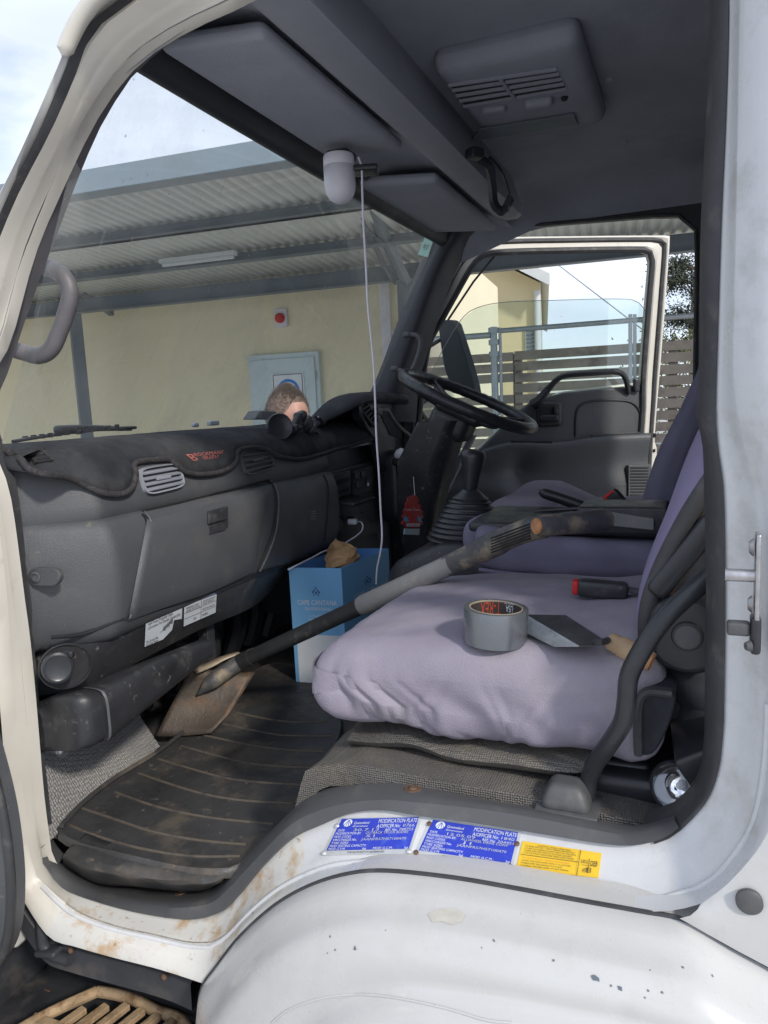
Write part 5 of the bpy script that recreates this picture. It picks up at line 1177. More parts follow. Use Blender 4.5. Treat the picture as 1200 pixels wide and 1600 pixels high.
m=MB(); m.rbox(DD(994,602,.02),(.022,.02,.05),.005,4,R=Matrix((dd,dn,Z)).transposed()); m.build('lock_knob','gloss',DR)
m=MB(); m.box(DD(1023,680,.0),(.012,.02,.016)); m.build('door_buffer','gloss',DR,bevel=.002)
m=MB(); m.box(DD(1022,704,.0),(.01,.02,.012)); m.build('door_buffer','gloss',DR,bevel=.002)
m=MB(); m.lathe([(.006,0),(.006,.003)],DD(1037,380,.002),dn,12); m.build('screw','gloss',DR)
# ---- seats
def cushion_warp(z0,z1,seed,amp=.008,sc_=7):
    def f(p):
        n=V((nz(p,sc_,seed),nz(p,sc_,seed+3),nz(p,sc_,seed+7))); return p+n*amp
    return f
PS=empty('passenger_seat',V((-.25,.33,1.15))); PS.parent=TK; PS.location=WP[PS]-WP[TK]
def fnear(p):
    q=V(p)
    # taper the nose at the front, sag toward the door and drape folds along the lower edge
    t=max(0,min(1,(-.30-q.x)/.25)); q.z-=.030*t*t*(1 if q.z>1.24 else -.5)
    low=max(0,1-(q.z-1.16)/.07); q.y+=.012*low*math.sin(q.x*38+2*nz(q,4))*(1 if q.y<.2 else 0)
    q.z+=.006*low*math.sin(q.x*31+1)
    crown=.010*math.sin(max(0,min(1,(q.y-.06)/.5))*math.pi)*(1 if q.z>1.24 else 0); q.z+=crown
    if q.x>-.16: q.z+=.012*min(1,(q.x+.16)/.12)*(1 if q.z>1.2 else 0)
    w=math.exp(-((q.z-1.21)/.03)**2)*(1 if q.y<.12 else 0)
    q.y+=w*(.004*math.sin(q.x*70+q.z*60)+.006*nz(q,16)); q+=V((nz(q,5,1),nz(q,5,2),nz(q,6,3)))*.007
    q+=V((0,nz(q,22,5),nz(q,20,9)))*.0025
    # pulled creases running down the door side and round the nose
    for (cx_,cw,am,sl_) in ((-.515,.006,.012,1.0),(-.485,.007,.013,1.15),(-.45,.006,.010,1.3),(-.40,.008,.007,1.2),(-.35,.007,.008,-.7),(-.33,.010,.010,-.5),(-.27,.006,.006,.5),(-.25,.009,.006,.4),(-.19,.006,.007,-.7),(-.17,.009,.008,-.6),(-.10,.008,.006,.5)):
        d_=(q.x-cx_-(1.25-q.z)*sl_); k_=math.exp(-(d_/cw)**2)*max(0,min(1,(1.27-q.z)/.05))*(1 if q.y<.16 else max(0,1-(q.y-.16)/.1)); q.y+=.55*am*k_
    return q
m=MB(); m.rbox((-.2925,.335,1.232),(.525,.545,.142),.046,100,fn=fnear); cu_=m.build('cushion','seat',PS,smooth=80,weld=1)
# dark elastic pocket at the rear lower side
pk_=[(996,1150),(998,1110),(1003,1085),(1020,1078),(1048,1082),(1056,1090),(1050,1120),(1038,1150),(1020,1178),(998,1178)]
m=MB(); m.plate(cr([PY(x,y,.058) for x,y in pk_+[pk_[0]]],40)[:-1],(0,.16,0)); po=m.build('side_pocket','bluecloth',PS,smooth=50,bevel=.008)
m=MB(); m.tube(cr([PY(x,y,.055) for x,y in ((998,1178),(997,1130),(1001,1092),(1015,1080),(1050,1083))],24),.006,8,flat=1.6); m.build('pocket_binding','rubber',po)
# seat belt buckle
bq=snap(cu_,908,935,0)[0]+V((0,0,.020))
m=MB(); Rb=rot('Z',6)@rot('Y',4); m.rbox(bq+V((.035,0,-.002)),(.082,.030,.029),.008,5,R=Rb); bk=m.build('seat_belt_buckle','black',PS)
m=MB(); m.rbox(bq+V((-.008,-.004,.001)),(.012,.026,.024),.005,4,R=Rb); m.build('release_button','red',bk)
m=MB(); m.tube(cr([bq+V((.075,0,0)),bq+V((.10,.01,-.006)),bq+V((.13,.03,-.004)),bq+V((.14,.05,.01))],14),.012,8,flat=.35,upv=(0,1,0)); m.build('webbing','kick',bk)
def backrest(y0,y1,name,mat,par,pts,th=.11,seed=1):
    # pts (x,z) of front face line
    m=MB(); rows=[]; n=24; fr=cr([V((x,0,z)) for x,z in pts],26); ny=16
    for i,p in enumerate(fr):
        t=i/25; ring_=[]; w=(y1-y0)/2*(1-.10*max(0,t-.7)/.3); c=(y0+y1)/2
        k=36
        for j in range(k):
            q=6.283*j/k; x=math.cos(q); y=math.sin(q); e=4; r=(abs(x)**e+abs(y)**e)**(-1/e)
            pt=V((p.x+th/2-x*r*th/2,c+y*r*w,p.z)); pt+=V((nz(pt,6,seed),nz(pt,6,seed+1),0))*.008; ring_.append(pt)
        if i in (0,25): ring_=[r_.lerp(V((p.x+th/2,c,p.z)),.12) for r_ in ring_]
        rows.append(ring_)
    m.grid(rows,closed=True); m.add(rows[0],[tuple(range(36))]); m.add(rows[-1],[tuple(range(36))]); return m.build(name,mat,par,smooth=80)
b1_=backrest(.15,.58,'backrest','seatl',PS,[(-.085,1.27),(-.078,1.34),(-.055,1.42),(-.02,1.52),(.02,1.62),(.07,1.78),(.11,1.90)],.10,3)
m=MB(); m.tube(cr([PY(x,y,.125) for x,y in ((1012,1010),(1011,970),(1018,930),(1035,885),(1058,838),(1085,790),(1115,745))],30),.012,10,flat=.7); m.build('backrest_binding','rubber',b1_)
m=MB(); m.tube(cr([PY(x,y,.14) for x,y in ((1030,1000),(1030,955),(1045,915),(1070,880),(1080,850),(1105,800))],30),.014,10); m.build('backrest_frame','rust',PS); 
m=MB(); m.grid([[PY(x,y,.135) for x,y in r] for r in (((1010,1010),(1012,965),(1030,900),(1060,840),(1110,760)),((1100,1080),(1100,980),(1108,900),(1115,860),(1130,790)))]); m.build('backrest_side','bluecloth',PS,smooth=60,solid=.01)
c=PY(1074,993,.10); m=MB(); m.lathe([(.052,-.02),(.052,0),(.047,.006),(.045,.002),(.020,.002),(.018,.006),(.0,.007)],c,(0,-1,0),40); rcl=m.build('recliner_cover','gloss',PS,smooth=50)
m=MB(); m.lathe([(.0155,0),(.0155,.002),(.012,.003)],c+V((0,-.006,0)),(0,-1,0),28); m.build('hub_cap','kick',rcl)
m=MB(); m.rbox(PY(1070,870,.12),(.03,.02,.13),.012,5,R=rot('Y',35)); m.build('recliner_lever','gloss',PS,smooth=80)
m=MB(); m.rbox(PY(990,1185,.19),(.16,.20,.04),.015,5); m.rbox(PY(965,1195,.14),(.09,.04,.03),.008,4); m.build('seat_runner','gloss',PS)
# dark bagged stuff behind the seat
m=MB(); random.seed(9)
for x,y,s in ((1080,1060,.07),(1090,1110,.06),(1060,1100,.04)): 
    c=PY(x,y,.16); m.rbox(c,(s,s*1.2,s*1.3),s*.45,6,fn=lambda p:p+V((nz(p,14),nz(p,14,2),nz(p,14,4)))*.02)
m.build('folded_cover','bluecloth',PS,smooth=70)
m=MB(); m.rbox(PY(1095,1165,.10),(.06,.10,.045),.006,4,R=rot('Y',-30)@rot('X',10)); m.build('jack_case','gloss',PS)
# black handrail
rl=cr([PY(x,y,Y) for x,y,Y in ((1135,880,.05),(1108,902,.045),(1075,930,.03),(1045,958,.018),(1018,992,.008),(995,1030,.004),(982,1060,.003),(979,1095,.006),(972,1130,.014),(950,1165,.03),(932,1190,.048),(921,1215,.06),(917,1245,.06))],60)
m=MB(); m.tube(rl,.0118,16); hrl=m.build('seat_handrail','gloss',TK,smooth=80)
m=MB(); c=PY(886,1238,.045)
def bsh(p):
    q=V(p); t=(q.z-c.z+.017)/.034; q.x=c.x+(q.x-c.x)*(1-.38*max(0,t)); q.y=c.y+(q.y-c.y)*(1-.3*max(0,t)); return q
m.rbox(c,(.072,.06,.036),.014,7,fn=bsh); m.rbox(c+V((.002,0,-.016)),(.082,.066,.005),.0024,4); m.build('rail_foot','kick',TK,smooth=80)
# middle seat folded flat as a console
MS=empty('middle_seat',V((-.25,.70,1.3))); MS.parent=TK; MS.location=WP[MS]-WP[TK]
def fmid(p):
    q=V(p); t=max(0,min(1,(-.28-q.x)/.2)); q.z+=.030*t if q.z>1.3 else .02*t
    q+=V((nz(q,9,3),nz(q,9,4),nz(q,9,5)))*.006; 
    if q.y<.62: q.y+=.004*math.sin(q.x*60+q.z*40)
    return q
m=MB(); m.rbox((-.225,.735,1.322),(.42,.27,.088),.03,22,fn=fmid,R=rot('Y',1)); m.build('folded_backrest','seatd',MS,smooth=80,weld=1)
m=MB(); m.tube(cr([V((-.42,.602,1.295)),V((-.3,.598,1.288)),V((-.1,.598,1.286)),V((-.03,.602,1.287))],20),.005,8); m.build('piping','seatd',MS)
m=MB(); m.rbox((-.24,.76,1.380),(.42,.26,.022),.008,8,R=rot('Y',1)); tr_=m.build('console_tray','black',MS)
m=MB(); m.rbox((-.13,.665,1.405),(.17,.12,.055),.006,5); m.build('console_bin','black',tr_)
Qb=[PY(954,800,.598),PY(1022,811,.598),PY(1022,829,.598),PY(954,822,.598)]
m=MB(); m.plate(Qb,(0,.02,0)); m.build('console_front','pipe',tr_,smooth=0,bevel=.002)
m=MB(); m.tube(cr([PY(x,y,.80) for x,y in ((762,838),(775,815),(800,803),(850,798),(930,794),(1030,792))],30),.005,8); m.build('tray_edge','gloss',tr_)
# light purple seat edge rising beside the gear lever
m=MB(); 
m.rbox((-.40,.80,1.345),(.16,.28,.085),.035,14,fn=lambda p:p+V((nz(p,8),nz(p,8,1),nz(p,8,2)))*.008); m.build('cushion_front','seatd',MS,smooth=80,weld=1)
# hand brake and centre buckle
m=MB(); p0=PY(845,769,.95); p1=PY(885,782,.95); p2=PY(935,800,.95); m.tube(cr([p0,p0.lerp(p1,.2),p1,p2],24),[.009,.0125,.0135]+[.014]*14+[.012]*7,14); hb=m.build('hand_brake','gloss',TK,smooth=80)
m=MB(); m.lathe([(.006,-.012),(.006,.004)],p0,p0-p1,12); m.build('release_button','gloss',hb)
m=MB(); cb=PY(968,787,.93); m.rbox(cb,(.036,.03,.075),.007,5,R=rot('Y',-38)); b2=m.build('centre_buckle','gloss',TK)
m=MB(); m.rbox(cb+V((-.022,-.002,.022)),(.012,.026,.034),.004,4,R=rot('Y',52)); m.build('release_button','red',b2)
# driver seat
DS=empty('driver_seat',V((-.25,1.28,1.2))); DS.parent=TK; DS.location=WP[DS]-WP[TK]
m=MB(); m.rbox((-.26,1.28,1.272),(.54,.52,.14),.06,20,fn=lambda p:p+V((nz(p,6,1),nz(p,6,2),nz(p,6,3)))*.010+V((0,0,.045*max(0,min(1,(-.28-p.x)/.1))))); m.build('cushion','seat',DS,smooth=80,weld=1)
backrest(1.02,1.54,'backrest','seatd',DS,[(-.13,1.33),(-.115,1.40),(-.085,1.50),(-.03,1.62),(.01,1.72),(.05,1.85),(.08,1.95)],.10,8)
# ================================================================ LOOSE THINGS
# ---- dash mat
DM=empty('dash_mat',V((-1.15,.6,1.6)),label='black bound carpet mat draped over the dashboard with faded red lettering',cat='dash mat')
edge=[(0,698),(25,716),(45,735),(75,741),(110,748),(140,762),(165,771),(190,771),(205,762),(211,742),(208,726),(222,720),(262,718),(275,728),(292,739),(320,741),(350,735),(368,722),(371,705),(392,700),(415,702),(432,712),(455,717),(480,716),(520,704),(560,692),(585,684)]
def MP(x,y): return DP(x,y,.007)
ncol=150; E_=cr([V((x,y,0)) for x,y in edge],ncol); 
rows=[]
ep_=[MP(p.x,p.y) for p in E_]
for k,(p) in enumerate(ep_): 
    if p.y<.12: ep_[k]=V((p.x,max(p.y,.022),p.z))
def crest(y): return V((-1.10+ (endoff(y) if y<.2 else 0)*.3,y,1.612))
def surf(p,t):
    # travel over the dash profile from the edge up and back
    y=p.y; off=.007
    # find the profile parameter for p.z
    i0=None
    for i in range(len(PRs)-1):
        if PRs[i].z>=p.z>=PRs[i+1].z and i>14: i0=i; break
    if i0 is None: i0=18
    s=i0*(1-t); i=int(s); f=s-i; a=PRs[i].lerp(PRs[min(i+1,59)],f); nxt=PRs[min(i+1,59)]; tn=(nxt-PRs[i]).normalized(); nr=V((-tn.z,0,tn.x)); 
    if nr.z<0 : nr=-nr
    eo=endoff(y)*(1 if a.x>-1.1 else max(0,1-(-1.1-a.x)/.15))
    return V((a.x+eo,y,a.z))+nr*off
for t in [0,.04,.1,.18,.28,.4,.52,.64,.76,.88,1]:
    r=[]
    for p in ep_:
        q=surf(p,t); 
        if t==0: q=p
        q+=V((0,0,.0015*nz(q,14)))
        r.append(q)
    rows.append(r)
m=MB(); m.grid(rows); m.build('carpet','felt',DM,smooth=80,norecalc=1,solid=.005)
m=MB(); m.tube([p+V((.002,0,0)) for p in ep_],.0062,8); m.build('bound_edge','binding',DM,smooth=80)
# red embroidery
_c=bpy.data.objects['carpet']
def TLq(u,v,off=0):
    x=(289*(1-u)+350*u)*(1-v)+(303*(1-u)+345*u)*v; y=(709*(1-u)+703*u)*(1-v)+(720*(1-u)+715*u)*v
    p,n=snap(_c,x,y,0); return p+(CAM-p).normalized()*.009
m=MB(); m.text('B',TLq,.0,.05,.19,.95,0); m.text('ROCKMANS',TLq,.20,.02,.8,.45,0); m.text('ISUZU',TLq,.38,.56,.5,.42,0); m.build('lettering','pink',DM,smooth=0,norecalc=1)
# demister slot through the mat
m=MB(); q=[PZ(x,y,1.6135) for x,y in ((42,710),(62,708),(79,722),(60,726))]
q=[snap(bpy.data.objects['carpet'],x,y,.0055)[0] for x,y in ((40,709),(64,706),(82,722),(58,726))]
m.mi=0; m.add(q,[(0,1,2,3)])
m.mi=1
for t in (.35,.65): m.bar(q[0].lerp(q[3],t)+V((0,0,.001)),q[1].lerp(q[2],t)+V((0,0,.001)),.003,.003)
m.bar(q[0],q[1],.006,.005); m.bar(q[0],q[3],.005,.005); m.bar(q[1],q[2],.005,.005)
m.build('slot_cutout',['dark','binding'],DM,smooth=0,norecalc=1)
# ---- phone mount
PM_=empty('phone_mount',PX(460,675,-1.035),label='black suction cup phone holder lying on the dash mat',cat='phone holder')
c=PX(436,667,-1.025); ax=V((.75,-.62,.12)).normalized()
m=MB(); m.lathe([(.036,0),(.037,.006),(.034,.010),(.030,.007),(.012,.004),(.0,.004)],c,ax,32,capb=False); m.lathe([(.034,0),(.026,-.012),(.018,-.02)],c,ax,28); m.build('suction_cup','gloss',PM_,smooth=50)
m=MB(); m.tube(cr([c-ax*.01,PX(458,672,-1.03),PX(463,660,-1.03),PX(468,650,-1.03),PX(474,648,-1.03)],20),[.010]*8+[.013]*12,12); m.rbox(PX(467,652,-1.03),(.03,.03,.03),.012,5); m.rbox(PX(462,668,-1.03),(.03,.034,.02),.008,5); m.lathe([(.013,0),(.014,.006),(.010,.016)],PX(454,672,-1.02),(1,-.3,0),14); m.build('pivot_arm','gloss',PM_,smooth=70)
m=MB(); m.rbox(PX(480,662,-1.025),(.025,.045,.040),.012,6,R=rot('X',30)); m.tube([PX(490,650,-1.025),PX(496,655,-1.025)],.005,8); m.rbox(PX(487,670,-1.02),(.02,.04,.014),.005,4,R=rot('X',30)); m.build('clamp_jaw','black',PM_,smooth=70)
m=MB(); m.tube([PX(490,655,-1.025),PX(498,652,-1.025)],.0035,8); m.tube([PX(488,671,-1.025),PX(492,675,-1.025)],.0035,8); m.build('metal_rod','zinc',PM_)
m=MB(); m.tube([PX(497,652,-1.025),PX(506,662,-1.025)],.006,8); m.tube([PX(491,674,-1.025),PX(500,681,-1.025)],.006,8); m.build('clamp_foot','gloss',PM_)
# ---- hanging camera
hc0=PY(532,282,.55)
CM=empty('dash_camera',hc0,label='white capsule shaped camera hanging under the sun visor',cat='camera')
m=MB(); pr=[(.030,.042),(.0322,.030),(.0322,-.015)]+[(.0322*math.cos(q),-.015-.036*math.sin(q)) for q in [math.pi/2*i/9 for i in range(1,10)]]
pr=[(.030,.044),(.0318,.040),(.0322,.022),(.0316,.0215),(.0322,.021)]+pr[2:]
m.lathe(pr,PY(531,283,.55)+V((0,0,.006)),(.0,0,1),36,capb=False); m.build('shell','wplastic',CM,smooth=60)
m=MB(); m.rbox(PY(533,245,.56),(.05,.05,.02),.007,4); m.rbox(PY(572,266,.58),(.05,.05,.012),.004,4,R=rot('Z',20)); m.build('mount_clip','gloss',CM)
# cables
def lerpY(a,b,t): return a+(b-a)*t
pts=[(560,246,.56),(565,262,.56),(566,300,.565),(568,350,.575),(572,420,.59),(575,480,.60),(583,560,.62),(586,620,.635),(588,680,.65),(592,740,.665),(595,800,.68),(597,838,.69),(594,865,.70),(589,890,.715),(588,912,.73)]
m=MB(); m.tube(cr([PY(*p) for p in pts],80),.0024,8); tag(m.build('charging_cable','wcable',smooth=80),'long thin white cable hanging from the dash camera down to the blue carton','cable')
cb_=empty('usb_cable',PX(550,820,-1.0),label='short white cable plugged into the dashboard socket and trailing along the dash edge',cat='cable')
m=MB(); m.tube(cr([PX(x,y,X) for x,y,X in ((556,817,-.97),(563,815,-.95),(567,822,-.94),(563,832,-.94),(545,845,-.95),(525,855,-.955),(505,862,-.96),(490,870,-.965),(470,880,-.97),(450,890,-.98))],50),.0022,8); m.build('lead','wcable',cb_,smooth=80)
m=MB(); m.rbox(PX(551,815,-.98),(.03,.016,.018),.004,4); m.build('plug','cwhite',cb_)
# ---- air freshener
def AF(x,y,o=0): return PX(x,y,-.73+o)
af=empty('air_freshener',AF(643,800),label='red tree shaped card air freshener hanging below the steering column',cat='air freshener')
tree_=[(646,773),(652,776),(655,783),(652,785),(659,791),(656,793),(662,800),(658,801),(662,808),(657,812),(661,818),(655,822),(656,824),(634,824),(633,821),(627,818),(631,812),(628,806),(632,803),(630,798),(634,793),(633,787),(637,784),(637,778)]
m=MB(); m.plate([AF(*p) for p in tree_],(-.0015,0,0)); 
Qf=tuple(AF(x,y,.0004) for x,y in ((628,773),(662,773),(662,824),(628,824)))
m.mi=1; m.text('Little Trees',Qf,.17,.42,.62,.07,1,.0006); m.add([lerp2(Qf,*p)+V((.0004,0,0)) for p in ((.2,.88),(.8,.88),(.8,.97),(.2,.97))],[(0,1,2,3)]); m.text('Strawberry',Qf,.26,.895,.48,.06,0,.0008)
m.mi=2
for u in (.06,.68): m.add([lerp2(Qf,*p)+V((.0004,0,0)) for p in ((u,.68),(u+.1,.64),(u+.12,.7),(u+.24,.69),(u+.2,.76),(u+.25,.83),(u+.1,.84),(u+.02,.78))],[tuple(range(8))])
m.build('card',['red','cwhite','cyan'],af,smooth=0,norecalc=1)
m=MB(); m.plate([AF(632,826,-.001),AF(656,826,-.001),AF(655,836,-.001),AF(631,835,-.001)],(-.001,0,0)); m.build('price_tag','cab',af,smooth=0)
m=MB(); m.tube([AF(648,774),AF(646,745)],.0008,6); m.build('string','wcable',af)
# ---- rag on the bin
c=PX(628,709,-.90); m=MB(); m.rbox(c,(.04,.05,.03),.014,9,fn=lambda p:p+V((nz(p,35),nz(p,35,3),nz(p,35,6)))*.012); tag(m.build('rag','rag',smooth=60),'crumpled white rag tucked beside the steering column','rag')
# ---- carton
BXb=PZ(461,1072,.905); BXt=PX(451,887,BXb.x)
zt_=BXt.z
cA=PZ(451,887,zt_); cB=PZ(533,888,zt_); cC=PZ(607,857,zt_)
cD=cA+(cC-cB)
BX=empty('wine_carton',V(((cA.x+cC.x)/2,(cA.y+cC.y)/2,.9)),label='open light blue wine carton standing on the cab floor behind the shovel',cat='carton')
fl=V((0,0,zt_-.905))
def bl_(p,z): return V((p.x,p.y,z))
m=MB()
cs=[cA,cB,cC,cD]; ctr=(cA+cB+cC+cD)/4
for i in range(4):
    a_,b_=cs[i],cs[(i+1)%4]; n_=(ctr-(a_+b_)/2); n_.z=0; n_.normalize(); th=n_*.004
    m.mi=0 if i in (0,1) else 1
    a0_,b0_=bl_(a_,.905),bl_(b_,.905); vs_=[a0_,b0_,b_,a_,a0_+th,b0_+th,b_+th,a_+th]
    m.add(vs_,[(0,1,2,3)]); m.mi=1; m.add(vs_,[(5,4,7,6),(3,2,6,7),(0,4,5,1)])
m.mi=1; m.add([bl_(c_,.908) for c_ in cs],[(0,1,2,3)])
def FQ(a_,b_): return (a_,b_,bl_(b_,.905),bl_(a_,.905))
for (a_,b_,sc0) in ((cA,cB,1),(cB,cC,1)):
    q=FQ(a_,b_); out_=(-(ctr-(a_+b_)/2)); 
    m.text('CAPE CANTANA',q,.13 if a_ is cA else .20,.265,.76,.042,3); m.text('SAUVIGNON BLANC',q,.27,.325,.5,.028,3,); m.text('6 x 750ml BOTTLES',q,.34,.39,.34,.018,3); m.text('WINE OF AUSTRALIA',q,.32,.42,.38,.018,3)
    # crown-like emblem of dots and strokes
    m.mi=2
    for u,v,r in ((.47,.185,.016),(.53,.185,.016),(.50,.165,.016),(.44,.20,.018),(.56,.20,.018),(.50,.205,.020),(.46,.22,.014),(.54,.22,.014)):
        w_=(b_-a_).length; hh=zt_-.905; k=10; nn=(q[1]-q[0]).cross(q[3]-q[0]).normalized(); nn=nn if nn.dot(CAM-q[0])>0 else -nn
        m.add([lerp2(q,u+r*.9*math.cos(6.283*i/k),v+r*.55*math.sin(6.283*i/k))+nn*.001 for i in range(k)],[tuple(range(k))])
    nn=(q[1]-q[0]).cross(q[3]-q[0]).normalized(); nn=nn if nn.dot(CAM-q[0])>0 else -nn
    m.mi=3; m.add([lerp2(q,u,v)+nn*.0008 for u,v in ((.07 if a_ is cA else 0,.56),(1,.56),(1,.99),(.07 if a_ is cA else 0,.99))],[(0,1,2,3)])
m.build('carton_walls',['blue','blueb','navy','cwhite'],BX,smooth=0,norecalc=1)
m=MB(); a_=cB.lerp(cA,.5); m.plate([bl_(cC,zt_-.002),bl_(cC,zt_-.05),cC.lerp(cD,.55)-V((0,0,.05)),cC.lerp(cD,.55)-V((0,0,.003))],(cA-cC)*.012); m.build('inner_flap','cwhite',BX,smooth=0)
m=MB(); c=cB.lerp(cD,.40)+V((.0,0,-.012)); 
m.rbox(c,(.065,.07,.115),.02,20,R=rot('X',28)@rot('Y',12),fn=lambda p:p+V((nz(p,24),nz(p,24,3),nz(p,24,6)))*.03+V((nz(p,60,1),nz(p,60,3),nz(p,60,6)))*.012); tag(m.build('paper_bag','bag',smooth=25),'crumpled brown paper bag poking out of the blue wine carton','paper bag')
# ---- floor mat
FM=empty('floor_mat',V((-.85,.3,.9)),label='muddy black ribbed rubber mat covering the passenger footwell',cat='floor mat')
matp=[(90,1303),(96,1285),(130,1250),(180,1212),(250,1168),(300,1130),(350,1085),(410,1040),(450,1035),(500,1060),(535,1125),(525,1170),(500,1210),(470,1270),(430,1310),(400,1337),(375,1356),(350,1363),(300,1361),(250,1352),(200,1342),(150,1328),(105,1313)]
P_=cr([PZ(x,y,.915) for x,y in matp+[matp[0]]],80)[:-1]
c=sum(P_,V((0,0,0)))/len(P_)
def rise(p): return V((0,0,.006*nz(p,7)))
rows=[[p+V((0,0,-.012)) for p in P_],[p+V((0,0,-.002))+rise(p) for p in P_],[p+(c-p).normalized()*.006+V((0,0,.003))+rise(p) for p in P_],[p+(c-p).normalized()*.016+rise(p) for p in P_]]+[[p.lerp(c,t)+rise(p.lerp(c,t)) for p in P_] for t in (.15,.3,.5,.7,.9,1)]
m=MB(); m.grid(rows,closed=True); fm_=m.build('rubber_sheet','mat',FM,smooth=50,norecalc=1,weld=1)
m=MB()
for rb in ([(125,1262),(185,1282),(240,1300),(310,1313),(385,1320)],[(180,1238),(250,1262),(330,1278),(428,1288)],[(215,1208),(300,1236),(370,1250),(460,1256)],[(247,1186),(340,1213),(400,1222),(477,1227)],[(284,1166),(375,1190),(430,1197),(492,1200)],[(318,1149),(400,1166),(450,1172),(508,1175)],[(348,1131),(425,1147),(470,1150),(522,1150)],[(366,1113),(440,1127),(510,1128)],[(110,1290),(150,1306),(220,1326),(300,1338),(375,1338)]):
    q=[snap(fm_,x,y,.0)[0] for x,y in [(p.x,p.y) for p in cr([V((x,y,0)) for x,y in rb],26)]]
    q=[p for p in q if p is not None]
    if len(q)>3: m.tube(q,.0030,8,flat=1)
m.build('ribs','rib',FM,smooth=60)
q=cr([PZ(x,y,.925) for x,y in ((96,1290),(130,1254),(180,1215),(250,1172),(300,1132),(345,1094))],40); m=MB(); m.tube(q,.005,8); m.build('mat_rim','mat',FM)
# folded second layer at the doorway
u=cr([PZ(x,y,.905) for x,y in ((105,1330),(130,1345),(200,1362),(280,1374),(340,1376),(352,1365))],50)
w_=cr([PY(x,y,.035) for x,y in ((100,1352),(150,1378),(210,1383),(280,1390),(325,1388),(352,1368))],50)
m=MB(); rows=rows_smooth([[p+V((0,.05,.006)) for p in u],u,[a_.lerp(b_,.5)+V((0,-.003,.004+.003*math.sin(i*.5))) for i,(a_,b_) in enumerate(zip(u,w_))],w_],12); m.grid(rows); tag(m.build('underlay_flap','mat',smooth=70,solid=.005),'crumpled lower rubber flap sticking out under the floor mat at the sill','rubber flap')
# ---- shovel
SH=empty('shovel',PZ(300,1120,.92),label='square mouth shovel with taped shaft and T grip lying across the seat',cat='shovel')
sa_=PX(372,1036,-1.01); sb_=PY(838,820,.44)
D=(sb_-sa_).normalized(); Ls=(sb_-sa_).length
def sp(t,dz=0): return sa_.lerp(sb_,t)+V((0,0,dz))
def on(x,y): # point on the shaft nearest the pixel ray
    r=ray(x,y).normalized(); w0=sa_-CAM; b=D.dot(r); d=D.dot(w0); e_=r.dot(w0); s=(b*e_-d)/(1-b*b); return sa_+D*s
a1=on(375,1036); a2=on(572,950); a3=on(705,880)
m=MB(); m.tube([a1,a1.lerp(a2,.12),a1.lerp(a2,.15),a2],[.0185,.0185,.0175,.0180],20); m.tube([a1,a1.lerp(a2,.11)],.0198,20); m.build('taped_shaft','bpipe',SH)
m=MB(); m.tube([a2-D*.01,a2,a3],[.0205,.0215,.0205],24); m.build('sleeve','pipe',SH)
m=MB(); a4=on(770,848); a5=PY(850,822,.43); m.tube(cr([a3-D*.01,a3.lerp(a4,.5),a4,a4.lerp(a5,.5)+V((0,0,.004)),a5],24),[.0215]*8+[.024]*6+[.022]*10,20,flat=.9); gp=m.build('grip_socket','grip',SH,smooth=80)
m=MB()
for k in range(6):
    v=-2.5+k; A_=on(775,848)+V((0,-.0,0)); dirn=(a5-a4).normalized(); sid=V((0,0,1)); q0=a4.lerp(a5,-.05)+sid*(v*.0055); q1=a4.lerp(a5,.72)+sid*(v*.0055); toc=(CAM-q0).normalized(); off=.0225*math.sqrt(max(.05,1-(v*.0055/.025)**2)); m.bar(q0+toc*off,q1+toc*off,.003,.005,up=toc)
m.build('grip_grooves','dark',gp,smooth=0)
g0=PY(842,822,.385); g1=PY(950,812,.50)
m=MB(); m.lathe([(.0165,-.002),(.0195,.004),(.0195,.06),(.0205,(g1-g0).length*.6),(.0215,(g1-g0).length-.012),(.017,(g1-g0).length)],g0,g1-g0,28); m.build('t_grip','grip',SH,smooth=60)
m=MB(); m.lathe([(.0145,0),(.0140,.0035),(.010,.0045),(.0,.005)],g0-(g1-g0).normalized()*.003,-(g1-g0),24,capb=False); m.build('wooden_end','woodend',SH)
# blade
bA=PZ(243,1150,.925); bB=PZ(333,1147,.925)
# shoulders
L_=[PX(243,1151,-1.14),PX(270,1098,-1.12),PX(299,1044,-1.085)]
R_=[PX(330,1146,-1.02),PX(358,1117,-1.00),PX(400,1050,-.98)]
Lc=[L_[0].lerp(L_[1],i/5) for i in range(5)]+[L_[1].lerp(L_[2],i/4) for i in range(5)]; Rc=[R_[0].lerp(R_[1],i/3) for i in range(3)]+[R_[1].lerp(R_[2],i/6) for i in range(7)]; rows=[]
for i,(p,q) in enumerate(zip(Lc,Rc)):
    r=[]
    for j in range(13):
        u=j/12; z=-.003*math.sin(u*math.pi); e_=.001*(abs(u-.5)*2)**3; r.append(p.lerp(q,u)+V((z,-z*.4,z+e_)))
    rows.append(r)
m=MB(); m.grid(rows); bd_=m.build('blade','rust',SH,smooth=60,solid=.003,norecalc=1)
f0_=[p for p in rows[-1][:9]]; f1_=[PX(308,1052,-1.06),PX(330,1043,-1.05),PX(352,1031,-1.035),PX(376,1021,-1.01)]; f1_=cr(f1_,9)
f0_=cr([PX(299,1044,-1.085),PX(322,1036,-1.07),PX(345,1026,-1.05),PX(370,1018,-1.03)],9)
G['lip']=M('bright_worn_steel_lip',(.36,.30,.22),.5,.3,var=.2,vs=30); m=MB(); m.grid([f0_,f1_]); m.build('rolled_shoulder','lip',bd_,smooth=60,solid=.002,norecalc=1)
m=MB(); m.tube(cr([PX(306,1088,-1.075),PX(330,1066,-1.043),PX(355,1048,-1.022),a1,a1+D*.02],14),[.001,.005,.009,.014,.0175]+[.0195]*9,18); m.build('socket','grip',SH,smooth=80)
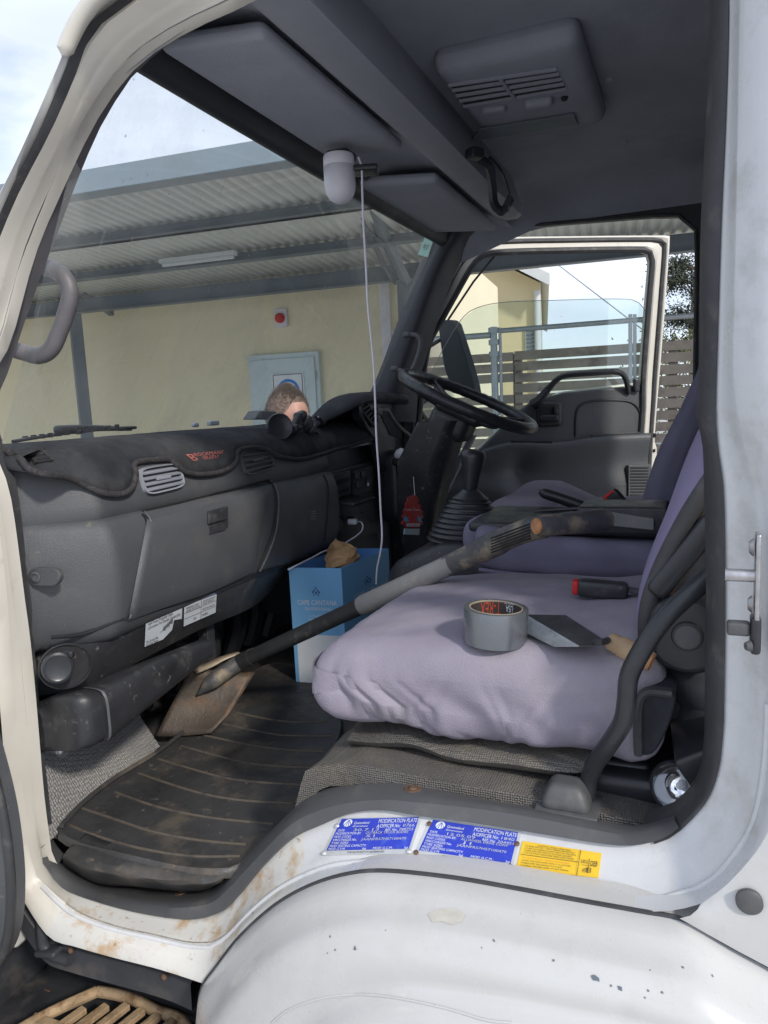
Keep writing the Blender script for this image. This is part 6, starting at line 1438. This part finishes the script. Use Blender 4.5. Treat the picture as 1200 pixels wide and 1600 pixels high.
# ---- duct tape
tb_=snap(cu_,772,1012,0)[0]; tz=tb_.z
tc_=V((tb_.x,tb_.y+.045,tz+.002))
TP=empty('duct_tape',tc_,label='roll of grey cloth duct tape standing flat on the lavender seat',cat='tape roll')
tc_=PZ(773,1001,tz+.004); H_=.050; Rr=.0462
m=MB(); m.lathe([(Rr,0),(Rr+.0003,.001),(Rr+.0003,H_-.001),(Rr,H_)],tc_,(.06,.02,1),64,capa=False,capb=False)
axn=V((.06,.02,1)).normalized()
m.lathe([(.0385,0),(Rr,0)],tc_,axn,64,capa=False,capb=False); m.lathe([(.0385,H_),(Rr,H_)],tc_,axn,64,capa=False,capb=False); m.build('tape_winding','tape',TP,smooth=40,norecalc=1)
m=MB(); m.lathe([(.0372,0),(.0387,0),(.0387,H_+.0006),(.0372,H_+.0006),(.0372,0)],tc_,axn,64,capa=False,capb=False); co=m.build('core','core',TP,smooth=40)
m=MB(); m.lathe([(.0370,.001),(.0370,H_-.0015)],tc_,axn,64,capa=False,capb=False)
a_=V((0,1,0)); xx=axn.cross(a_).normalized(); yy=xx.cross(axn)*-1
def cylp(ang,h,r): q=rad(ang); return tc_+axn*h+(V((math.cos(q),math.sin(q),0))*r)
def ctext(mb,s,ang0,ang1,h0,h1,mi):
    cu=bpy.data.curves.new('t','FONT'); cu.body=s; ob=bpy.data.objects.new('t',cu); SC.collection.objects.link(ob); dg=bpy.context.evaluated_depsgraph_get(); dg.update(); me=bpy.data.meshes.new_from_object(ob.evaluated_get(dg)); bpy.data.objects.remove(ob)
    x1=max(v.co.x for v in me.vertices); mb.mi=mi
    mb.add([cylp(ang0+(ang1-ang0)*v.co.x/x1,h0+(h1-h0)*v.co.y/.72,.0364) for v in me.vertices],[tuple(p.vertices) for p in me.polygons])
ctext(m,'T-REX',92,142,.0485,.027,1); ctext(m,'USA',60,80,.044,.033,2); ctext(m,'MADE IN THE',58,84,.048,.0455,2)
m.build('core_label',['ink','tred','cwhite'],co,smooth=40,norecalc=1)
# ---- trowel
TR=empty('trowel',PZ(900,1000,tz),label='pointing trowel with a turned wooden handle lying on the seat beside the tape roll',cat='trowel')
def TZ(x,y,dz): return PZ(x,y,tz+dz+.011)
m=MB(); m.mi=0; q0=[TZ(822,960,.012),TZ(905,1009,.018),TZ(866,1009,.004),TZ(822,988,.003)]; m.plate(q0,(0,0,-.0015)); m.mi=1; m.plate([TZ(822,960,.0121),TZ(884,961,.020),TZ(948,1002,.022),TZ(936,1008,.021),TZ(905,1009,.0181)],(0,0,-.0015)); m.build('blade',['blade','bladed'],TR,smooth=0)
h0=snap(cu_,951,1018,0)[0]+V((0,0,.016)); h1=snap(cu_,1018,1054,0)[0]+V((0,0,.017))
m=MB(); m.tube(cr([TZ(930,1004,.020),TZ(942,1003,.030),h0],10),.0045,10); m.build('tang','bladed',TR)
l=(h1-h0).length; m=MB(); m.lathe([(.0095,0),(.012,.003),(.0125,.012),(.0122,.0125),(.0128,.016),(.0140,l*.3),(.0142,l*.5),(.0130,l*.75),(.0138,l*.9),(.0125,l*.98),(.008,l)],h0,h1-h0,28); m.build('handle','wood',TR,smooth=50)
m=MB(); m.lathe([(.0128,0),(.0125,.005),(.004,.006),(.003,.001)],h0+(h1-h0)*.93,h1-h0,24); m.build('end_cap','woodend',TR)
# ---- chrome torch head
c=PY(1062,1228,.082)
TO=empty('torch',c,label='black torch with a shiny chrome reflector lying in the corner behind the seat',cat='torch')
ax=V((-.25,-.9,.35)).normalized()
m=MB(); m.lathe([(.010,-.012),(.022,-.006),(.029,.006),(.031,.016)],c,ax,36,capb=False); m.build('reflector','chrome',TO,smooth=80)
m=MB(); m.lathe([(.026,-.10),(.030,-.02),(.033,.010),(.0335,.018),(.031,.020),(.0305,.014)],c,ax,36,capb=False); m.build('housing','gloss',TO,smooth=50)
m=MB(); m.lathe([(.006,-.01),(.005,.0),(.0,.004)],c,ax,16,capb=False); m.build('bulb','cwhite',TO)
